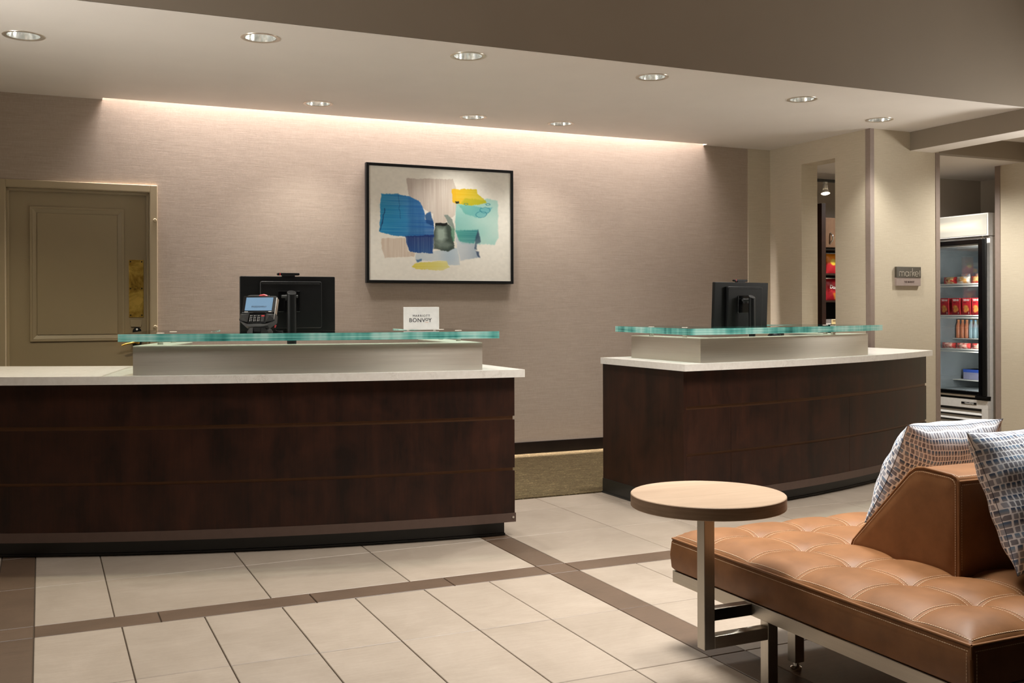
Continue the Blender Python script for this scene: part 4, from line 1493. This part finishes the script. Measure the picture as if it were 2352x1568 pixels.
def f_pocket(u, v):
    img = np.zeros(u.shape + (3,)) + np.array([184, 36, 46])
    k = np.clip((v - .5) / .5, 0, 1)[..., None]
    img = img * (1 - .35 * k)
    mk = ((v > .06) & (v < .17) & (u > .08) & (u < .92) & (vnoise(u, v, 18, 40, 21) > .3))[..., None] * .85
    img = img * (1 - mk) + np.array([232, 222, 214]) * mk
    mk = ((v > .24) & (v < .30) & (u > .1) & (u < .5))[..., None] * .8
    img = img * (1 - mk) + np.array([40, 24, 24]) * mk
    for (a, b_, r1, r2) in ((.42, .55, .32, .14), (.6, .68, .26, .14), (.38, .76, .24, .12)):
        s_ = np.sqrt(((u - a) / r1) ** 2 + ((v - b_) / r2) ** 2)
        mk = np.clip((1 - s_) / .2, 0, 1)[..., None] * .9
        img = img * (1 - mk) + (np.array([206, 140, 66]) * (.8 + .4 * vnoise(u, v, 10, 10, 22))[..., None]) * mk
    return img


lab = ['nearest', 'second nearest', 'third nearest', 'fourth nearest', 'farthest']
for k, y in enumerate((7.12, 7.235, 7.36, 7.50, 7.57)):
    if k < 4:
        food_box('red frozen food carton on the second fridge shelf, %s the door hinge side' % ('closest to' if k == 0 else lab[k] + ' from'), (8.185, y, 1.1385), .098, .165, .16, f_pocket)

cols = [((190, 60, 52), (222, 170, 110)), ((226, 214, 200), (214, 160, 96)), ((188, 48, 50), (216, 176, 120))]


def f_wrap(c1, c2, seed):
    def fn(u, v):
        n = vnoise(u, v, 7, 5, seed)
        k = (np.abs(u - .55) < .3)[..., None] * (n > .35)[..., None] * 1.0
        img = np.zeros(u.shape + (3,)) + np.array(c1)
        return (img * (1 - k) + np.array(c2) * k) * (.85 + .3 * vnoise(u, v, 12, 8, seed + 1))[..., None]
    return fn


def wrapped(label, loc, wd, ht, fn, tiltv=0.0, grp='wrapped sandwiches in the fridge'):
    t = T('wrapped_sandwich', label, 'sandwich', loc, -PI / 2 + tiltv, grp)
    painted('wrapper', t, wd, ht, 20, 14, fn, (0, 0, ht / 2), M['print_gloss'], curve=lambda u, v: bag_curve(u, v, .035))
    painted('wrapper_back', t, wd, ht, 8, 6, fn, (0, .012, ht / 2), M['print_gloss'], curve=lambda u, v: -bag_curve(u, v, .03))
    return t


for k, (y, c) in enumerate(((7.11, 0), (7.28, 1), (7.44, 2))):
    wrapped('wrapped snack on the top fridge shelf, %s' % ('red and white, at the hinge end', 'white and tan, in the middle', 'red and tan, at the far end')[k],
            (8.20, y, 1.4465), .16, .066, f_wrap(*cols[c], 30 + k))
for k, (y, c) in enumerate(((7.23, 0), (7.40, 1))):
    wrapped('wrapped snack lying behind on the top fridge shelf, %s' % ('pinkish brown', 'silvery grey')[k],
            (8.36, y, 1.4465), .12, .10, f_wrap((150, 96, 88) if k == 0 else (150, 150, 154), (190, 150, 130), 40 + k))
for k, y in enumerate((7.10, 7.28, 7.46)):
    wrapped('red and pink wrapped snack on the third fridge shelf, %s' % ('at the hinge end', 'in the middle', 'at the far end')[k],
            (8.20, y, .8085), .165, .055, f_wrap((196, 70, 66), (226, 176, 160), 50 + k))

mb = None
for k in range(6):
    bt = T('drink_bottle', '%s drink bottle in the fridge, %s of its colour' % (('pale blue', 'peach')[k > 2], ('nearest the hinge', 'middle one', 'farthest from the hinge')[k % 3]), 'bottle', (8.42, 7.28 + k * .052, .905), 0, 'bottles behind the fridge door')
    cc = plain('peach_drink', (206, 132, 96), .3) if k > 2 else plain('pale_blue_drink', (150, 180, 190), .3)
    P(bt, 'body', MB().lathe([(0, 0), (.022, 0), (.024, .01), (.024, .12), (.011, .155), (.011, .17)], n=16), cc, 40)
    P(bt, 'cap', MB().lathe([(.0125, .168), (.0125, .182), (0, .183)], n=14), M['orange'] if k > 2 else plain('blue_cap', (70, 150, 196), .4), 40)
P(fr, 'wire_shelf', MB().box(.3, D - .08, .06, W - .06, .896, .902), M['wire'])
tray = T('drinks_carton', 'blue and white drinks carton on the fridge floor shelf', 'carton', (8.45, 7.34, .49), -PI / 2)
P(tray, 'carton', MB().box(-.17, .17, 0, .18, 0, .10), plain('pale_violet_card', (150, 150, 180), .5), bevel=.002)
P(tray, 'blue_band', MB().box(-.1705, .1705, -.001, .181, .07, .10), plain('blue_card', (56, 92, 190), .5))
P(fr, 'wire_shelf', MB().box(.30, D - .08, .06, W - .06, .482, .489), M['wire'])

# ================================================================== BENCH (tufted leather, wedge back)
BX0, BX1, BY0, BY1 = 2.05, 4.30, 1.80, 3.10
bn = T('tufted_bench', 'tan tufted leather bench with wedge back and steel frame', 'bench', (BX0, BY0, 0))
bo = (-BX0, -BY0, 0)
ZF0, ZF1, ZS = .229, .271, .385
rowsY = [1.99, 2.215, 2.445, 2.675, 2.90]
colsX = [2.28 + .212 * k for k in range(10)]
gx = [BX0] + colsX + [BX1]
gy = [BY0] + rowsY + [BY1]


def axis_e(p, grid):
    """0 on a seam line, 1 in the middle between two seams; and the seam index"""
    for i in range(len(grid) - 1):
        if p <= grid[i + 1] + 1e-9:
            s_ = (p - (grid[i] + grid[i + 1]) / 2) / (grid[i + 1] - grid[i])
            return 1 - abs(2 * s_) ** 2.6
    return 0


def seat_h(x, y):
    ex, ey = axis_e(x, gx), axis_e(y, gy)
    h = .017 * ex + .017 * ey - .006 * ex * ey
    # buttons pull the leather down
    dx = min(abs(x - c) for c in colsX)
    dy = min(abs(y - c) for c in rowsY)
    h -= .009 * math.exp(-((dx * dx + dy * dy) / .0009))
    # crown of the whole cushion and the fall at its edges
    de = min(x - BX0, BX1 - x, y - BY0, BY1 - y)
    f_ = min(1.0, max(0.0, de / .10))
    k = math.sqrt(max(0, 1 - (1 - f_) ** 2))
    return ZS + k * (.014 + h)


def refine(grid, n):
    out = []
    for a, b_ in zip(grid[:-1], grid[1:]):
        out += [a + (b_ - a) * i / n for i in range(n)]
    return out + [grid[-1]]


ux = sorted(set(refine(gx, 14) + [BX0 + .004, BX0 + .012, BX1 - .012, BX1 - .004]))
uy = sorted(set(refine(gy, 14) + [BY0 + .004, BY0 + .012, BY1 - .012, BY1 - .004]))
nx_, ny_ = len(ux), len(uy)
vs = [(x, y, seat_h(x, y)) for y in uy for x in ux]
fs = [(j * nx_ + i, j * nx_ + i + 1, (j + 1) * nx_ + i + 1, (j + 1) * nx_ + i) for j in range(ny_ - 1) for i in range(nx_ - 1)]
mb = MB().add(vs, fs)
me = mb.mesh('seat_top', [M['leather']])
link('seat_top', me, bn, 75)
bn.children[-1].location = bo
# side band of the seat, slightly bulging
prof = [(0.006, ZF1), (-.004, ZF1 + .012), (-.008, (ZF1 + ZS) / 2), (-.004, ZS - .012), (0.0, ZS), (.02, ZS)]
loops = []
for d, z in prof:
    loops.append([(BX0 + d, BY0 + d, z), (BX1 - d, BY0 + d, z), (BX1 - d, BY1 - d, z), (BX0 + d, BY1 - d, z)])
mb = MB()
flat = [p for lp in loops for p in lp]
fs = []
for k in range(len(loops) - 1):
    for i in range(4):
        j = (i + 1) % 4
        fs.append((k * 4 + i, k * 4 + j, (k + 1) * 4 + j, (k + 1) * 4 + i))
fs.append((3, 2, 1, 0))
P(bn, 'seat_band', mb.add(flat, fs).shift(bo), M['leather'], 50, .006)
# piping along the top edge
cr = .012
pp_ = [(BX0, BY0, ZS), (BX1, BY0, ZS), (BX1, BY1, ZS), (BX0, BY1, ZS)]
mb = MB()
for i in range(4):
    mb.tube([pp_[i], pp_[(i + 1) % 4]], .0042, 8)
mb.tube([(BX0 + .0, BY0, ZF1 + .004), (BX0 - .002, BY0 - .002, (ZF1 + ZS) / 2), (BX0, BY0, ZS)], .004, 8)
P(bn, 'piping', mb.shift(bo), M['leather'], 50)
# stitching: pairs of short cream stitches beside every seam
st = MB()


def stitch(p, q, up, w_=.0014, lift=.0006):
    p, q, up = Vector(p), Vector(q), Vector(up)
    d = (q - p)
    sd = d.cross(up).normalized() * w_ / 2
    u_ = up.normalized() * lift
    st.add([p - sd, q - sd, q - sd + u_, p - sd + u_, p + sd, q + sd, q + sd + u_, p + sd + u_],
           [(3, 2, 6, 7), (0, 1, 2, 3), (5, 4, 7, 6), (0, 3, 7, 4), (1, 5, 6, 2)])


def run(fn, a, b_, up, pitch=.0075, gap=.0022):
    n = int(abs(b_ - a) / pitch)
    for i in range(n):
        s0 = a + (b_ - a) * i / n
        s1 = a + (b_ - a) * (i + 1) / n - math.copysign(gap, b_ - a)
        stitch(fn(s0), fn(s1), up)


for c in colsX:
    for o_ in (-.0075, .0075):
        run(lambda y, o_=o_, c=c: (c + o_, y, seat_h(c + o_, y) + .0006), BY0 + .012, BY1 - .012, (0, 0, 1))
for c in rowsY:
    for o_ in (-.0075, .0075):
        run(lambda x, o_=o_, c=c: (x, c + o_, seat_h(x, c + o_) + .0006), BX0 + .012, BX1 - .012, (0, 0, 1))
for o_ in (.009,):
    run(lambda y: (BX0 + o_, y, seat_h(BX0 + o_, y) + .0006), BY0 + .01, BY1 - .01, (-.5, 0, 1))
    run(lambda x: (x, BY0 + o_, seat_h(x, BY0 + o_) + .0006), BX0 + .01, BX1 - .01, (0, -.5, 1))
    run(lambda x: (x, BY1 - o_, seat_h(x, BY1 - o_) + .0006), BX0 + .01, BX1 - .01, (0, .5, 1))
run(lambda y: (BX0 - .0058, y, ZS - .013), BY0 + .006, BY1 - .006, (-1, 0, 0))
run(lambda x: (x, BY0 - .0058, ZS - .013), BX0 + .006, BX1 - .006, (0, -1, 0))
run(lambda z: (BX0 - .0082, BY0 + .008, z), ZF1 + .01, ZS - .016, (-1, 0, 0))
run(lambda z: (BX0 + .008, BY0 - .0082, z), ZF1 + .01, ZS - .016, (0, -1, 0))
# wedge back
WXa, WXb = 2.462, 4.10
WP = [(2.205, .405), (2.205, .690), (2.212, .703), (2.228, .709), (2.335, .716), (2.365, .712), (2.392, .694), (2.640, .432), (2.652, .405)]
mb = MB()
n = len(WP)
cy_, cz_ = 2.40, .53


def inset(p, d):
    v_ = Vector((cy_ - p[0], cz_ - p[1])).normalized() * d
    return (p[0] + v_.x, p[1] + v_.y)


rings = [(WXa + .0005, .05), (WXa - .004, .014), (WXa, 0.0), (WXb, 0.0), (WXb + .004, .014), (WXb - .0005, .05)]
rings[0] = (WXa - .006, .06)
vs = []
for x, d in rings:
    vs += [(x, *inset(p, d)) for p in WP]
fs = []
for k in range(len(rings) - 1):
    fs += [(k * n + i, k * n + (i + 1) % n, (k + 1) * n + (i + 1) % n, (k + 1) * n + i) for i in range(n)]
fs += [tuple(range(n)), tuple(range((len(rings) - 1) * n, len(rings) * n))[::-1]]
P(bn, 'wedge_back', mb.add(vs, fs).shift(bo), M['leather'], 42, .004, label='tan leather wedge-shaped backrest')
mb = MB()
mb.tube([(WXa, p[0], p[1]) for p in WP], .0042, 8)
mb.tube([(WXa, 2.206, .692), (WXb, 2.206, .692)], .0042, 8)
P(bn, 'wedge_piping', mb.shift(bo), M['leather'], 50)


def along(pts):
    ls = [0]
    for a, b_ in zip(pts[:-1], pts[1:]):
        ls.append(ls[-1] + (Vector(b_) - Vector(a)).length)

    def fn(s_):
        for i in range(len(pts) - 1):
            if s_ <= ls[i + 1] + 1e-9:
                f_ = (s_ - ls[i]) / (ls[i + 1] - ls[i])
                return tuple(Vector(pts[i]).lerp(Vector(pts[i + 1]), min(1, max(0, f_))))
        return pts[-1]
    return fn, ls[-1]


ip = [(WXa - .0046, *inset(p, .012)) for p in WP]
fn_, L_ = along(ip)
run(fn_, 0, L_, (-1, 0, 0))
op = [(WXa + .010, p[0] - .0004, p[1] + .0006) for p in WP[2:]]
fn_, L_ = along(op)
run(fn_, 0, L_, (0, .3, 1))
run(lambda z: (WXa + .010, 2.2046, z), .43, .68, (0, -1, 0))
run(lambda x: (x, 2.2046, .682), WXa + .012, WXb - .01, (0, -1, 0))
run(lambda x: (x, 2.216, .7055), WXa + .012, WXb - .01, (0, -.3, 1))
P(bn, 'stitching', st.shift(bo), M['thread'], kind='stuff', label='cream double stitching')
# steel frame and legs
fw_ = .038
mb = MB()
mb.box(BX0, BX0 + fw_, BY0, BY1, ZF0, ZF1).box(BX1 - fw_, BX1, BY0, BY1, ZF0, ZF1)
mb.box(BX0 + fw_, BX1 - fw_, BY0, BY0 + fw_, ZF0, ZF1).box(BX0 + fw_, BX1 - fw_, BY1 - fw_, BY1, ZF0, ZF1)
mb.box(BX0 + fw_, BX1 - fw_, 2.70, 2.738, ZF0 + .002, ZF1).box(BX0 + fw_, BX1 - fw_, 2.16, 2.198, ZF0 + .002, ZF1)
P(bn, 'steel_frame', mb.shift(bo), M['steel'], bevel=.0015, label='brushed steel frame rail')
for x in (2.285, 4.05):
    for y in (2.719, 2.179):
        lg = P(bn, 'leg', MB().box(x - .019, x + .019, y - .019, y + .019, .030, ZF0 + .002).shift(bo), M['steel_v'], bevel=.0015)
        P(lg, 'glide', MB().lathe([(0, 0), (.017, 0), (.019, .003), (.019, .012), (.012, .016), (.010, .030)], (x, y, 0), 20).shift(bo), M['chrome'], 40)

# ================================================================== SIDE TABLE
tb = T('side_table', 'round limed oak side table on a square steel cantilever post', 'side table', (1.848, 2.60, 0))
tr_ = .2345
P(tb, 'table_top', MB().lathe([(0, .6425), (tr_ - .002, .6425)], n=72), M['oak_top'], 40, label='pale oak round top')
P(tb, 'edge_band', MB().lathe([(tr_ - .002, .6425), (tr_, .6405), (tr_, .6065), (tr_ - .002, .6045), (0, .6045)], n=72), M['oak_edge'], 40, label='darker oak edge band')
sv = M['steel_v']
h_ = .019
P(tb, 'column', MB().box(-.008 - h_, -.008 + h_, -h_, h_, .171, .597), sv, bevel=.0015)
P(tb, 'mounting_plate', MB().box(-.05, .13, -.05, .05, .597, .6045).cyl((.045, -.03, .592), (.045, -.03, .598), .006, .006, 10), sv, 40)
P(tb, 'lower_bar', MB().box(-.008 + h_, .212, -h_ + .0005, h_ - .0005, .171, .209), M['steel'], bevel=.0015)
P(tb, 'upper_bar', MB().box(.022, .40, .05, .05 + 2 * h_, .231, .268).box(.018, .03, .012, .052, .232, .267), M['steel'], bevel=.0015)
lg = P(tb, 'leg', MB().box(.212, .212 + 2 * h_, -h_, h_, .022, .226), sv, bevel=.0015)
P(lg, 'glide', MB().lathe([(0, 0), (.017, 0), (.019, .003), (.019, .012), (.011, .016), (.010, .023)], (.231, 0, 0), 20), M['chrome'], 40)

# ================================================================== CUSHIONS


def cushion(label, loc, ex, ey, side, thick=.085, seed=1):
    """square cushion; ex, ey = half-edge vectors in the cushion plane, side = unit normal"""
    n = 40
    ex, ey, nn = Vector(ex), Vector(ey), Vector(side).normalized()
    t = T('throw_pillow', label, 'pillow', loc, 0, 'patterned pillows on the bench')
    r = np.random.RandomState(seed)
    ph_ = r.rand(8) * 6.28

    def pt(u, v, s_):
        a, b_ = abs(u), abs(v)
        pin = 1 - .075 * (1 - b_ ** 2) * a ** 3
        pin2 = 1 - .075 * (1 - a ** 2) * b_ ** 3
        k = max(0, (1 - a ** 2.6)) ** .55 * max(0, (1 - b_ ** 2.6)) ** .55
        wr = .006 * math.sin(9 * u + 5 * v + ph_[0]) * (a ** 2) + .005 * math.sin(13 * v - 4 * u + ph_[1]) * a ** 2 + .004 * math.sin(11 * u + ph_[2]) * b_ ** 2
        h = thick * k + wr * k ** .5
        return ex * (u * pin) + ey * (v * pin2) + nn * (h * s_)
    mb_ = MB()
    vs_, fs_, uvs = [], [], []
    for s_ in (1, -1):
        base = len(vs_)
        for j in range(n + 1):
            for i in range(n + 1):
                u, v = -1 + 2 * i / n, -1 + 2 * j / n
                u, v = math.sin(u * PI / 2), math.sin(v * PI / 2)
                vs_.append(pt(u, v, s_))
                uvs.append(((u + 1) / 2 + (0 if s_ > 0 else 3.3), (v + 1) / 2))
        for j in range(n):
            for i in range(n):
                a = base + j * (n + 1) + i
                q = (a, a + 1, a + n + 2, a + n + 1)
                fs_.append(q if s_ > 0 else q[::-1])
    me_ = bpy.data.meshes.new('cover')
    me_.from_pydata([tuple(p) for p in vs_], [], fs_)
    uvl = me_.uv_layers.new(name='UVMap')
    for lp in me_.loops:
        uvl.data[lp.index].uv = uvs[lp.vertex_index]
    me_.materials.append(M['fabric'])
    link('cover', me_, t, 70)
    pts = [pt(math.sin((-1 + 2 * i / 30) * PI / 2), -1, 1) for i in range(31)] + [pt(1, math.sin((-1 + 2 * i / 30) * PI / 2), 1) for i in range(1, 31)] + \
          [pt(math.sin((1 - 2 * i / 30) * PI / 2), 1, 1) for i in range(1, 31)] + [pt(-1, math.sin((1 - 2 * i / 30) * PI / 2), 1) for i in range(1, 31)]
    P(t, 'seam', MB().tube(pts, .0010, 6), M['seam'], 50)
    return t


# far cushion, leaning on the sloping face of the wedge
c0 = Vector((2.897, 2.705, .625))
cushion('blue and grey brush-dab pillow on the far seat, behind the wedge back', tuple(c0), (.228, .0, .0), (-.004, -.105, .185), (0, .87, .49), .105, 3)
# near cushion, leaning on the upright face of the wedge
c1 = Vector((2.675, 2.088, .662))
cushion('blue and grey brush-dab pillow on the near seat, cut by the right picture edge', tuple(c1), (.222, .005, .010), (-.018, .070, .194), (0, -.94, .345), .095, 8)
